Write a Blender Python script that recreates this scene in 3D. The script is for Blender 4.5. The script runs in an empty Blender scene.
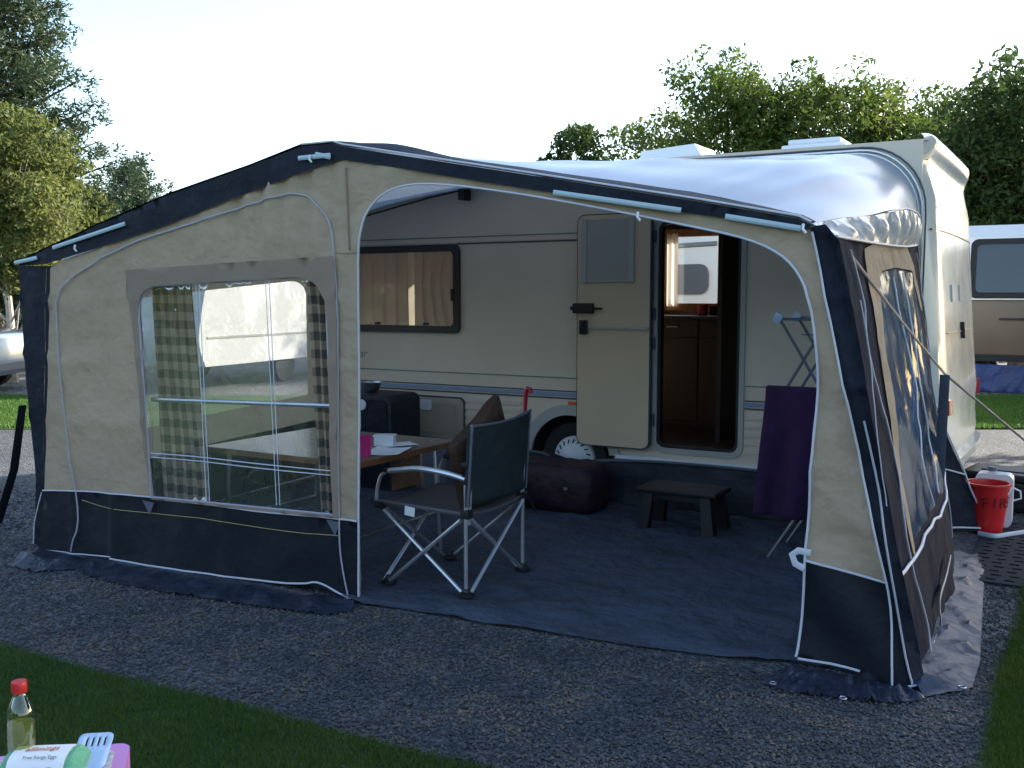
import bpy, bmesh, math, random
from mathutils import Vector, Matrix, noise
from mathutils.geometry import delaunay_2d_cdt
R = math.radians
scene = bpy.context.scene
COL = scene.collection
random.seed(7)

# ------------------------------------------------------------------ camera and survey helpers
F = 1000.0
PIT = math.atan(88 / F)
AZ = R(30.386)
HC = 1.6
CA, SA = math.cos(AZ), math.sin(AZ)

def ray(px, py):
    x = px - 512; y = 384 - py
    f = F * math.cos(PIT) + y * math.sin(PIT)
    up = y * math.cos(PIT) - F * math.sin(PIT)
    return Vector((x * CA - f * SA, x * SA + f * CA, up))

def on_z(px, py, z=0.0):            # where a measured sight line meets a level plane
    d = ray(px, py); t = (z - HC) / d.z
    return Vector((d.x * t, d.y * t, z))

def on_v(px, py, v):                # ... meets a plane parallel to the caravan side
    d = ray(px, py); t = v / d.y
    return Vector((d.x * t, v, HC + d.z * t))

def on_u(px, py, u):
    d = ray(px, py); t = u / d.x
    return Vector((u, d.y * t, HC + d.z * t))

FV0, FS, FU0 = 4.04, 0.0737, -3.32  # the awning front plane  v = FV0 + FS (u - FU0)
def fz(px, py):                     # -> (u, z) on the awning front
    d = ray(px, py)
    t = (FV0 - FS * FU0) / (d.y - FS * d.x)
    return (d.x * t, HC + d.z * t)

def far(px, dist, z=0.0):
    d = ray(px, 296); d.z = 0
    k = dist / (d.x * -SA + d.y * CA)
    return Vector((d.x * k, d.y * k, z))

cam = bpy.data.cameras.new('camera')
cam_o = bpy.data.objects.new('camera', cam); COL.objects.link(cam_o)
cam.sensor_width = 36.0
cam.lens = 36.0 * F / 1024.0
cam.clip_end = 2000; cam.clip_start = 0.05
cam_o.location = (0, 0, HC)
cam_o.rotation_euler = (R(90) - PIT, 0, AZ)
scene.camera = cam_o

# ------------------------------------------------------------------ world and sun
SUN_EL = R(24.0)
SUN_AZ = math.atan2(0.494, 0.87)        # clockwise from +Y
w = bpy.data.worlds.new('World'); scene.world = w; w.use_nodes = True
nt = w.node_tree
bg = nt.nodes['Background']
sky = nt.nodes.new('ShaderNodeTexSky'); sky.sky_type = 'NISHITA'
sky.sun_disc = False
sky.sun_elevation = SUN_EL; sky.sun_rotation = SUN_AZ
sky.air_density = 1.0; sky.dust_density = 1.2; sky.ozone_density = 1.0
nt.links.new(sky.outputs[0], bg.inputs[0]); bg.inputs[1].default_value = 0.15
sun = bpy.data.lights.new('sun', 'SUN'); sun.energy = 4.6; sun.angle = R(0.6); sun.color = (1, .93, .80)
so = bpy.data.objects.new('sun', sun); COL.objects.link(so)
sd = Vector((math.sin(SUN_AZ) * math.cos(SUN_EL), math.cos(SUN_AZ) * math.cos(SUN_EL), math.sin(SUN_EL)))
so.rotation_euler = sd.to_track_quat('Z', 'Y').to_euler()
vs = scene.view_settings
vs.view_transform = 'Standard'; vs.look = 'None'; vs.gamma = 1; vs.use_curve_mapping = False
vs.exposure = 1.62

# ------------------------------------------------------------------ materials
def mat(name, color, rough=.6, metal=0, spec=.5, var=.0, vscale=6, bump=0, bscale=60, coords='Object',
        transl=0, stretch=None, coat=0, bump2=0, b2scale=4, color2=None):
    m = bpy.data.materials.new(name); m.use_nodes = True
    n = m.node_tree.nodes; l = m.node_tree.links
    b = n['Principled BSDF']
    b.inputs['Base Color'].default_value = (*color, 1)
    b.inputs['Roughness'].default_value = rough
    b.inputs['Metallic'].default_value = metal
    b.inputs['Specular IOR Level'].default_value = spec
    b.inputs['Coat Weight'].default_value = coat
    tc = n.new('ShaderNodeTexCoord')
    src = tc.outputs[coords]
    if stretch:
        mp = n.new('ShaderNodeMapping'); mp.inputs['Scale'].default_value = stretch
        l.new(src, mp.inputs[0]); src = mp.outputs[0]
    if var or color2:
        nz = n.new('ShaderNodeTexNoise'); nz.inputs['Scale'].default_value = vscale
        nz.inputs['Detail'].default_value = 6; nz.inputs['Roughness'].default_value = .6
        l.new(src, nz.inputs['Vector'])
        cr = n.new('ShaderNodeValToRGB')
        cr.color_ramp.elements[0].position = .32; cr.color_ramp.elements[1].position = .68
        c2 = color2 or tuple(min(1, c * (1 + var)) for c in color)
        c1 = tuple(c * (1 - var) for c in color)
        cr.color_ramp.elements[0].color = (*c1, 1); cr.color_ramp.elements[1].color = (*c2, 1)
        l.new(nz.outputs[0], cr.inputs[0]); l.new(cr.outputs[0], b.inputs['Base Color'])
        mr = n.new('ShaderNodeMapRange'); mr.inputs[3].default_value = max(0, rough - .08); mr.inputs[4].default_value = min(1, rough + .08)
        l.new(nz.outputs[0], mr.inputs[0]); l.new(mr.outputs[0], b.inputs['Roughness'])
    last = None
    for amt, sc in ((bump, bscale), (bump2, b2scale)):
        if amt:
            nb = n.new('ShaderNodeTexNoise'); nb.inputs['Scale'].default_value = sc; nb.inputs['Detail'].default_value = 4
            l.new(src, nb.inputs['Vector'])
            bp = n.new('ShaderNodeBump'); bp.inputs['Strength'].default_value = min(1, amt); bp.inputs['Distance'].default_value = .6 / sc
            l.new(nb.outputs[0], bp.inputs['Height'])
            if last: l.new(last.outputs[0], bp.inputs['Normal'])
            last = bp
    if last: l.new(last.outputs[0], b.inputs['Normal'])
    if transl:
        out = n['Material Output']
        tr = n.new('ShaderNodeBsdfTranslucent')
        tr.inputs[0].default_value = (*[min(1, c * 1.15) for c in color], 1)
        mx = n.new('ShaderNodeMixShader'); mx.inputs[0].default_value = transl
        l.new(b.outputs[0], mx.inputs[1]); l.new(tr.outputs[0], mx.inputs[2]); l.new(mx.outputs[0], out.inputs[0])
    return m

def clear_mat(name, tint=(.9, .93, .95), rough=.05, base=.12, crinkle=.5, cscale=9, haze=.0, hazecol=(.8, .8, .78)):
    """clear plastic film or pane: mostly seen through, a glossy skin, a little milky."""
    m = bpy.data.materials.new(name); m.use_nodes = True
    n = m.node_tree.nodes; l = m.node_tree.links
    n.remove(n['Principled BSDF']); out = n['Material Output']
    tr = n.new('ShaderNodeBsdfTransparent'); tr.inputs[0].default_value = (*tint, 1)
    gl = n.new('ShaderNodeBsdfGlossy'); gl.inputs['Roughness'].default_value = rough
    df = n.new('ShaderNodeBsdfTranslucent'); df.inputs[0].default_value = (*hazecol, 1)
    lw = n.new('ShaderNodeLayerWeight'); lw.inputs[0].default_value = .35
    mr = n.new('ShaderNodeMapRange'); mr.inputs[3].default_value = base; mr.inputs[4].default_value = .9 if base > .11 else .28
    l.new(lw.outputs['Fresnel'], mr.inputs[0])
    mx = n.new('ShaderNodeMixShader'); mx2 = n.new('ShaderNodeMixShader')
    mx2.inputs[0].default_value = haze
    l.new(tr.outputs[0], mx2.inputs[1]); l.new(df.outputs[0], mx2.inputs[2])
    l.new(mr.outputs[0], mx.inputs[0]); l.new(mx2.outputs[0], mx.inputs[1]); l.new(gl.outputs[0], mx.inputs[2])
    l.new(mx.outputs[0], out.inputs[0])
    if crinkle:
        tc = n.new('ShaderNodeTexCoord')
        nz = n.new('ShaderNodeTexNoise'); nz.inputs['Scale'].default_value = cscale; nz.inputs['Detail'].default_value = 3
        nz.inputs['Distortion'].default_value = 1.5
        l.new(tc.outputs['Object'], nz.inputs['Vector'])
        bp = n.new('ShaderNodeBump'); bp.inputs['Strength'].default_value = crinkle; bp.inputs['Distance'].default_value = .03 if cscale < 4 else .006
        l.new(nz.outputs[0], bp.inputs['Height'])
        l.new(bp.outputs[0], gl.inputs['Normal']); l.new(bp.outputs[0], lw.inputs['Normal'])
    return m

def gravel_mat(name, dark=(.026, .030, .035), light=(.135, .142, .150), scale=62):
    m = bpy.data.materials.new(name); m.use_nodes = True
    n = m.node_tree.nodes; l = m.node_tree.links; b = n['Principled BSDF']
    b.inputs['Roughness'].default_value = .8
    tc = n.new('ShaderNodeTexCoord')
    vo = n.new('ShaderNodeTexVoronoi'); vo.inputs['Scale'].default_value = scale
    l.new(tc.outputs['Object'], vo.inputs['Vector'])
    sep = n.new('ShaderNodeSeparateColor'); l.new(vo.outputs['Color'], sep.inputs[0])
    cr = n.new('ShaderNodeValToRGB'); e = cr.color_ramp.elements
    e[0].position = 0; e[0].color = (*dark, 1); e[1].position = .95; e[1].color = (*light, 1)
    a = cr.color_ramp.elements.new(.5); a.color = (.062, .066, .072, 1)
    a = cr.color_ramp.elements.new(.985); a.color = (.17, .13, .09, 1)
    l.new(sep.outputs[0], cr.inputs[0])
    nz = n.new('ShaderNodeTexNoise'); nz.inputs['Scale'].default_value = 1.3; nz.inputs['Detail'].default_value = 8
    l.new(tc.outputs['Object'], nz.inputs['Vector'])
    mr = n.new('ShaderNodeMapRange'); mr.inputs[1].default_value = .3; mr.inputs[2].default_value = .7
    mr.inputs[3].default_value = .65; mr.inputs[4].default_value = 1.25
    l.new(nz.outputs[0], mr.inputs[0])
    mx = n.new('ShaderNodeMix'); mx.data_type = 'RGBA'; mx.blend_type = 'MULTIPLY'; mx.inputs[0].default_value = 1
    l.new(cr.outputs[0], mx.inputs[6]); l.new(mr.outputs[0], mx.inputs[7])
    l.new(mx.outputs[2], b.inputs['Base Color'])
    bp = n.new('ShaderNodeBump'); bp.invert = True; bp.inputs['Strength'].default_value = 1; bp.inputs['Distance'].default_value = .012
    l.new(vo.outputs['Distance'], bp.inputs['Height']); l.new(bp.outputs[0], b.inputs['Normal'])
    return m

def leaf_mat(name, c1, c2, c3, transl=.35, vs_=.35):
    m = bpy.data.materials.new(name); m.use_nodes = True
    n = m.node_tree.nodes; l = m.node_tree.links; b = n['Principled BSDF']
    b.inputs['Roughness'].default_value = .5; b.inputs['Specular IOR Level'].default_value = .35
    g = n.new('ShaderNodeNewGeometry')
    tc = n.new('ShaderNodeTexCoord'); nz = n.new('ShaderNodeTexNoise'); nz.inputs['Scale'].default_value = vs_
    nz.inputs['Detail'].default_value = 3
    l.new(tc.outputs['Object'], nz.inputs['Vector'])
    ad = n.new('ShaderNodeMath'); ad.operation = 'MULTIPLY_ADD'; ad.inputs[1].default_value = .45; 
    l.new(g.outputs['Random Per Island'], ad.inputs[0])
    mr = n.new('ShaderNodeMapRange'); mr.inputs[1].default_value = .3; mr.inputs[2].default_value = .7; mr.inputs[4].default_value = .55
    l.new(nz.outputs[0], mr.inputs[0]); l.new(mr.outputs[0], ad.inputs[2])
    cr = n.new('ShaderNodeValToRGB'); e = cr.color_ramp.elements
    e[0].color = (*c1, 1); e[1].color = (*c3, 1); a = e.new(.5); a.color = (*c2, 1)
    l.new(ad.outputs[0], cr.inputs[0]); l.new(cr.outputs[0], b.inputs['Base Color'])
    tr = n.new('ShaderNodeBsdfTranslucent'); l.new(cr.outputs[0], tr.inputs[0])
    mx = n.new('ShaderNodeMixShader'); mx.inputs[0].default_value = transl
    l.new(b.outputs[0], mx.inputs[1]); l.new(tr.outputs[0], mx.inputs[2]); l.new(mx.outputs[0], n['Material Output'].inputs[0])
    return m

def check_mat(name):
    m = bpy.data.materials.new(name); m.use_nodes = True
    n = m.node_tree.nodes; l = m.node_tree.links; b = n['Principled BSDF']; b.inputs['Roughness'].default_value = .9
    uv = n.new('ShaderNodeUVMap'); uv.uv_map = 'UVMap'
    sp = n.new('ShaderNodeSeparateXYZ'); l.new(uv.outputs[0], sp.inputs[0])
    outs = []
    for i in (0, 1):
        ml = n.new('ShaderNodeMath'); ml.operation = 'MULTIPLY'; ml.inputs[1].default_value = 11
        l.new(sp.outputs[i], ml.inputs[0])
        fr = n.new('ShaderNodeMath'); fr.operation = 'FRACT'; l.new(ml.outputs[0], fr.inputs[0])
        gt = n.new('ShaderNodeMath'); gt.operation = 'GREATER_THAN'; gt.inputs[1].default_value = .5; l.new(fr.outputs[0], gt.inputs[0])
        outs.append(gt)
    ad = n.new('ShaderNodeMath'); ad.operation = 'ADD'; l.new(outs[0].outputs[0], ad.inputs[0]); l.new(outs[1].outputs[0], ad.inputs[1])
    hf = n.new('ShaderNodeMath'); hf.operation = 'MULTIPLY'; hf.inputs[1].default_value = .5; l.new(ad.outputs[0], hf.inputs[0])
    cr = n.new('ShaderNodeValToRGB'); cr.color_ramp.interpolation = 'CONSTANT'; e = cr.color_ramp.elements
    e[0].position = 0; e[0].color = (.66, .52, .40, 1); e[1].position = .9; e[1].color = (.06, .055, .075, 1)
    a = e.new(.4); a.color = (.36, .25, .18, 1)
    l.new(hf.outputs[0], cr.inputs[0]); l.new(cr.outputs[0], b.inputs['Base Color'])
    tr = n.new('ShaderNodeBsdfTranslucent'); l.new(cr.outputs[0], tr.inputs[0])
    mx = n.new('ShaderNodeMixShader'); mx.inputs[0].default_value = .4
    l.new(b.outputs[0], mx.inputs[1]); l.new(tr.outputs[0], mx.inputs[2]); l.new(mx.outputs[0], n['Material Output'].inputs[0])
    return m

M = {}
M['beige'] = mat('beige_canvas', (.57, .43, .30), .9, spec=.15, var=.06, vscale=2.2, bump=.35, bscale=260, bump2=.5, b2scale=3.2, transl=.34)
M['taupe'] = mat('taupe_canvas', (.35, .26, .20), .9, spec=.15, var=.07, vscale=3, bump=.35, bscale=260, transl=.2)
M['charcoal'] = mat('charcoal_coated_cloth', (.010, .013, .020), .55, spec=.22, var=.05, vscale=4, bump=.2, bscale=220, bump2=.15, b2scale=5)
M['navy'] = mat('navy_canvas', (.008, .011, .021), .7, spec=.25, var=.2, vscale=4, bump=.3, bscale=260, bump2=.3, b2scale=6)
M['sidenavy'] = mat('navy_side_cloth', (.009, .013, .026), .85, spec=.08, var=.15, vscale=4, bump=.3, bscale=240, bump2=.3, b2scale=6)
M['flap'] = mat('navy_pvc_flap', (.018, .025, .045), .38, spec=.5, var=.25, vscale=5, bump2=.5, b2scale=9)
M['apron'] = mat('grey_blue_pvc', (.020, .036, .066), .42, spec=.2, var=.12, vscale=5, bump2=.25, b2scale=6)
M['roofgrey'] = mat('silver_grey_roof_pvc', (.30, .36, .44), .20, spec=.75, var=.03, vscale=2, transl=.26)
M['piping'] = mat('white_piping', (.56, .56, .62), .5)
M['dirtypiping'] = mat('grey_piping', (.38, .38, .44), .5)
M['stitch'] = mat('yellow_stitching', (.38, .33, .12), .7)
M['clearstrip'] = mat('clear_strip', (.40, .50, .54), .25)
M['pvc'] = clear_mat('clear_pvc_window', (.90, .91, .92), .05, .03, .55, 8, .12)
M['pvcside'] = clear_mat('clear_pvc_side_window', (.34, .46, .66), .10, .08, .5, 6, .30, (.34, .52, .85))  # blue tint and haze stand in for the sky reflected in the film
M['seam'] = mat('window_seam', (.6, .63, .68), .4)
M['steel'] = mat('brushed_steel', (.62, .63, .66), .32, metal=1)
M['alu'] = mat('satin_aluminium', (.60, .61, .63), .38, metal=.85, var=.06, vscale=30)
M['black'] = mat('black_plastic', (.008, .008, .010), .5)
M['rubber'] = mat('black_rubber', (.02, .02, .022), .8)
M['cream'] = mat('cream_caravan_aluminium', (.67, .55, .43), .34, spec=.5, var=.035, vscale=2.5, bump=.14, bscale=130)
M['creamend'] = mat('cream_moulded_panel', (.56, .545, .49), .20, spec=.6, var=.06, vscale=4, coat=.2)
M['doorcream'] = mat('beige_door_skin', (.60, .46, .31), .45, var=.03, vscale=3, bump=.12, bscale=150)
M['trimgrey'] = mat('grey_plastic_trim', (.40, .39, .36), .45)
M['trimdark'] = mat('dark_grey_stripe', (.055, .065, .085), .4)
M['trimblue'] = mat('blue_grey_stripe', (.22, .29, .42), .35)
M['trimgreen'] = mat('sage_green_stripe', (.16, .23, .17), .5)
M['brownrub'] = mat('dark_brown_window_rubber', (.022, .018, .017), .5)
M['pane'] = clear_mat('tinted_acrylic_pane', (.86, .82, .78), .02, .03, .05, 3)
M['glass'] = clear_mat('clear_pane', (.93, .95, .95), .01, .06, 0)
M['curtain'] = mat('brown_curtain', (.70, .66, .64), .9, var=.08, vscale=8, transl=.5)
M['net'] = mat('white_net_curtain', (.75, .73, .68), .9, transl=.5)
M['darkwood'] = mat('dark_brown_veneer', (.045, .022, .014), .4, var=.35, vscale=5, stretch=(8, 8, .7))
M['orangewood'] = mat('orange_pine_frame', (.42, .20, .08), .45, var=.2, vscale=5, stretch=(6, 6, .8))
M['wood'] = mat('table_wood_edge', (.20, .085, .035), .35, var=.3, vscale=4, stretch=(12, 1, 12))
M['tabletop'] = mat('table_laminate', (.16, .125, .10), .3, var=.15, vscale=7)
M['chairseat'] = mat('grey_brown_chair_fabric', (.10, .082, .08), .85, var=.12, vscale=20, bump=.5, bscale=300)
M['chairback'] = mat('dark_teal_chair_fabric', (.009, .019, .023), .75, var=.2, vscale=9, bump=.5, bscale=300, bump2=.3, b2scale=12)
M['brown'] = mat('brown_cushion_cloth', (.060, .028, .015), .95, var=.25, vscale=14, bump=.7, bscale=90)
M['white'] = mat('white_paint', (.75, .75, .73), .35)
M['whiteplastic'] = mat('white_plastic', (.70, .72, .74), .3)
M['paper'] = mat('white_paper', (.80, .80, .80), .85)
M['pink'] = mat('magenta_plastic', (.55, .03, .20), .28)
M['red'] = mat('red_plastic', (.55, .018, .02), .3, var=.08)
M['redhandle'] = mat('crimson_plastic', (.50, .02, .05), .3)
M['purple'] = mat('purple_towelling', (.036, .009, .046), 1, var=.25, vscale=12, bump=1, bscale=190)
M['burgundy'] = mat('burgundy_nylon', (.022, .006, .014), .6, var=.25, vscale=6, bump2=.4, b2scale=9)
M['carpet'] = mat('blue_woven_groundsheet', (.040, .054, .080), .75, var=.25, vscale=1.6, bump=.5, bscale=240, bump2=.9, b2scale=4)
M['bagnavy'] = mat('navy_nylon', (.008, .013, .024), .6, var=.2, bump2=.3, b2scale=8)
M['grey'] = mat('grey_plastic', (.10, .11, .135), .45)
M['amber'] = mat('orange_reflector', (.75, .12, .02), .25, coat=.5)
M['redlens'] = mat('red_lens', (.45, .02, .02), .2, coat=.5)
M['dark'] = mat('dark_interior', (.02, .02, .022), .8)
M['silverpaint'] = mat('silver_car_paint', (.55, .57, .60), .25, metal=.5, coat=.8)
M['vanwhite'] = mat('white_van_paint', (.74, .74, .72), .25, coat=.5)
M['vanbrown'] = mat('brown_van_paint', (.115, .085, .06), .35, var=.1, vscale=2)
M['blue'] = mat('royal_blue_nylon', (.02, .045, .16), .6, var=.2, vscale=3, bump2=.5, b2scale=4)
M['hatch'] = mat('locker_hatch_plastic', (.40, .35, .27), .45, var=.04)
M['bark'] = mat('bark', (.09, .065, .045), .95, var=.4, vscale=9, bump=1, bscale=18)
M['birch'] = mat('pale_birch_bark', (.42, .38, .32), .8, var=.4, vscale=8)
M['gravel'] = gravel_mat('slate_gravel')
M['lawn'] = mat('lawn_soil_green', (.016, .050, .010), .95, var=.35, vscale=14, bump=1, bscale=160)
M['fargrass'] = mat('meadow_grass', (.055, .105, .020), .95, var=.3, vscale=1.2, bump=1, bscale=60)
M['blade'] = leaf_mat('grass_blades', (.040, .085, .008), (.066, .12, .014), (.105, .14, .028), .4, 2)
M['bladesun'] = leaf_mat('sunlit_grass_blades', (.06, .13, .02), (.08, .17, .025), (.11, .19, .04), .4, 2)  # lighter copy of the grass blades, sunshine put into the colour
M['leafA'] = leaf_mat('broad_leaves', (.035, .065, .010), (.085, .13, .020), (.16, .18, .035), .48)
M['leafD'] = leaf_mat('dark_leaves', (.018, .040, .010), (.045, .080, .018), (.085, .12, .028), .42)
M['leafP'] = leaf_mat('pine_needles', (.022, .045, .024), (.045, .075, .034), (.08, .105, .045), .35)
M['leafB'] = leaf_mat('birch_leaves', (.075, .10, .025), (.14, .165, .045), (.21, .21, .07), .58)
M['eggcard'] = mat('green_pulp_carton', (.16, .42, .24), .95, var=.1, vscale=30, bump=.8, bscale=120)
M['turner'] = mat('pale_blue_plastic', (.42, .55, .72), .3)
M['pinktray'] = mat('pink_plastic', (.62, .25, .55), .4)
M['floral'] = mat('floral_cloth', (.45, .42, .38), .9, var=.4, vscale=60, color2=(.72, .70, .68))
M['textblack'] = mat('dark_print', (.03, .03, .03), .6)
M['textred'] = mat('dark_red_print', (.15, .006, .010), .5)
M['textorange'] = mat('orange_print', (.50, .17, .06), .7)
M['textgreen'] = mat('green_print', (.08, .22, .12), .7)
M['textblue'] = mat('blue_print', (.05, .07, .30), .7)
M['textgrey'] = mat('grey_print', (.22, .22, .20), .6)
M['oil'] = mat('yellow_oil', (.55, .50, .08), .08, spec=.5)
M['oil'].node_tree.nodes['Principled BSDF'].inputs['Transmission Weight'].default_value = .75
M['oil'].node_tree.nodes['Principled BSDF'].inputs['IOR'].default_value = 1.1
M['bottle'] = clear_mat('clear_bottle_plastic', (.84, .92, .88), .03, .10, 0)
M['soft'] = mat('perforated_grey_mat', (.022, .027, .036), .8, spec=.1)
M['strap'] = mat('grey_webbing', (.05, .062, .088), .5, var=.12, vscale=9, bump=.5, bscale=200)
M['check'] = check_mat('checked_curtain')
M['ceiling'] = M['roofgrey']

# ------------------------------------------------------------------ mesh helpers
def obj(name, mesh, m=None, parent=None, smooth=False):
    o = bpy.data.objects.new(name, mesh); COL.objects.link(o)
    if m is not None and not mesh.materials: mesh.materials.append(m)
    if parent is not None: o.parent = parent
    if smooth:
        mesh.polygons.foreach_set('use_smooth', [True] * len(mesh.polygons))
    return o

def thing(name, label, cat, loc=(0, 0, 0), rz=0, group=None):
    o = bpy.data.objects.new(name, None); COL.objects.link(o)
    o.location = loc; o.rotation_euler = (0, 0, rz); o.empty_display_size = .1
    return tag(o, label, cat, group)

def tag(o, label=None, cat=None, group=None, kind=None):
    if label: o['label'] = label
    if cat: o['category'] = cat
    if group: o['group'] = group
    if kind: o['kind'] = kind
    return o

class MB:
    def __init__(s): s.v = []; s.f = []; s.uv = None
    def add(s, vs, fs):
        n = len(s.v); s.v += [tuple(p) for p in vs]; s.f += [tuple(i + n for i in f) for f in fs]; return s
    def box(s, c, d, rot=None, bev=.0):
        bm = bmesh.new(); bmesh.ops.create_cube(bm, size=1)
        bmesh.ops.scale(bm, vec=d, verts=bm.verts)
        if bev: bmesh.ops.bevel(bm, geom=bm.edges[:], offset=bev, segments=2, affect='EDGES', profile=.7)
        if rot: bmesh.ops.rotate(bm, cent=(0, 0, 0), matrix=rot, verts=bm.verts)
        bmesh.ops.translate(bm, vec=c, verts=bm.verts)
        bm.verts.index_update()
        s.add([v.co[:] for v in bm.verts], [[v.index for v in f.verts] for f in bm.faces]); bm.free(); return s
    def bb(s, a, b, bev=0):
        a = Vector(a); b = Vector(b)
        return s.box((a + b) / 2, [abs(q) for q in (b - a)], None, bev)
    def tube(s, pts, r, n=8, cap=True, close=False, flat=None):
        pts = [Vector(p) for p in pts]
        rs = r if isinstance(r, (list, tuple)) else [r] * len(pts)
        rings = []; prev = None
        for i, p in enumerate(pts):
            if close: t = pts[(i + 1) % len(pts)] - pts[i - 1]
            else: t = pts[min(i + 1, len(pts) - 1)] - pts[max(i - 1, 0)]
            if t.length < 1e-9: t = Vector((0, 0, 1))
            t.normalize()
            if prev is None:
                a = Vector((0, 0, 1)) if abs(t.z) < .9 else Vector((1, 0, 0))
            else: a = prev
            x = (a - t * a.dot(t))
            if x.length < 1e-6: x = t.orthogonal()
            x.normalize(); prev = x; y = t.cross(x)
            fx, fy = flat if flat else (1, 1)
            rings.append([p + (x * math.cos(2 * math.pi * k / n) * fx + y * math.sin(2 * math.pi * k / n) * fy) * rs[i] for k in range(n)])
        vs_ = [q for rr in rings for q in rr]; fs = []
        m = len(rings)
        for i in range(m if close else m - 1):
            j = (i + 1) % m
            for k in range(n):
                k2 = (k + 1) % n
                fs.append((i * n + k, i * n + k2, j * n + k2, j * n + k))
        if cap and not close:
            fs.append(tuple(reversed(range(n)))); fs.append(tuple((m - 1) * n + k for k in range(n)))
        return s.add(vs_, fs)
    def lathe(s, prof, c=(0, 0, 0), n=24, axis='Z', sx=1, sy=1):
        vs_ = []; fs = []
        for r_, z in prof:
            for k in range(n):
                a = 2 * math.pi * k / n
                x, y = r_ * math.cos(a) * sx, r_ * math.sin(a) * sy
                if axis == 'Z': p = (c[0] + x, c[1] + y, c[2] + z)
                else: p = (c[0] + x, c[1] - z, c[2] + y)     # axis towards -Y
                vs_.append(p)
        for i in range(len(prof) - 1):
            for k in range(n):
                k2 = (k + 1) % n
                fs.append((i * n + k, i * n + k2, (i + 1) * n + k2, (i + 1) * n + k))
        return s.add(vs_, fs)
    def prism(s, poly, fn, a, b):            # poly in 2D, fn(p, q, depth) -> xyz ; closed solid between depths a and b
        n = len(poly)
        vs_ = [fn(p[0], p[1], a) for p in poly] + [fn(p[0], p[1], b) for p in poly]
        fs = [tuple(range(n)), tuple(reversed(range(n, 2 * n)))]
        for i in range(n):
            j = (i + 1) % n
            fs.append((i, i + n, j + n, j))
        return s.add(vs_, fs)
    def build(s, name, m, parent=None, smooth=False):
        me = bpy.data.meshes.new(name); me.from_pydata(s.v, [], s.f)
        bm = bmesh.new(); bm.from_mesh(me); bmesh.ops.recalc_face_normals(bm, faces=bm.faces); bm.to_mesh(me); bm.free()
        me.update()
        o = obj(name, me, m, parent)
        if smooth:
            me.polygons.foreach_set('use_smooth', [True] * len(me.polygons))
            try: me.set_sharp_from_angle(angle=R(38))
            except Exception: pass
        return o

def inside(p, poly):
    x, y = p; c = False; n = len(poly); j = n - 1
    for i in range(n):
        xi, yi = poly[i]; xj, yj = poly[j]
        if (yi > y) != (yj > y) and x < (xj - xi) * (y - yi) / (yj - yi) + xi: c = not c
        j = i
    return c

def resamp(poly, step, closed=True):
    out = []; n = len(poly)
    for i in range(n if closed else n - 1):
        a = poly[i]; b = poly[(i + 1) % n]
        L = math.dist(a, b); k = max(1, int(round(L / step)))
        for q in range(k): out.append(tuple(a[t] + (b[t] - a[t]) * q / k for t in range(len(a))))
    if not closed: out.append(tuple(poly[-1]))
    return out

def spline(pts, k=8, closed=False):
    """Catmull-Rom through the points, any dimension"""
    P = [tuple(p) for p in pts]; n = len(P); out = []
    rng = range(n) if closed else range(n - 1)
    for i in rng:
        if closed: p0, p1, p2, p3 = P[i - 1], P[i], P[(i + 1) % n], P[(i + 2) % n]
        else: p0, p1, p2, p3 = P[max(i - 1, 0)], P[i], P[i + 1], P[min(i + 2, n - 1)]
        for q in range(k):
            t = q / k
            out.append(tuple(.5 * ((2 * b) + (c - a) * t + (2 * a - 5 * b + 4 * c - d) * t * t + (-a + 3 * b - 3 * c + d) * t ** 3)
                             for a, b, c, d in zip(p0, p1, p2, p3)))
    if not closed: out.append(P[-1])
    return out

def rrect(x0, y0, x1, y1, r, k=6, corners=(1, 1, 1, 1)):
    """corners: (x0y0, x1y0, x1y1, x0y1)"""
    out = []
    for (cx, cy, a0, sx, on) in ((x0 + r, y0 + r, 180, (x0, y0), corners[0]), (x1 - r, y0 + r, 270, (x1, y0), corners[1]),
                             (x1 - r, y1 - r, 0, (x1, y1), corners[2]), (x0 + r, y1 - r, 90, (x0, y1), corners[3])):
        if not on: out.append(sx); continue
        for i in range(k + 1):
            a = R(a0 + 90 * i / k); out.append((cx + r * math.cos(a), cy + r * math.sin(a)))
    return out

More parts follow.
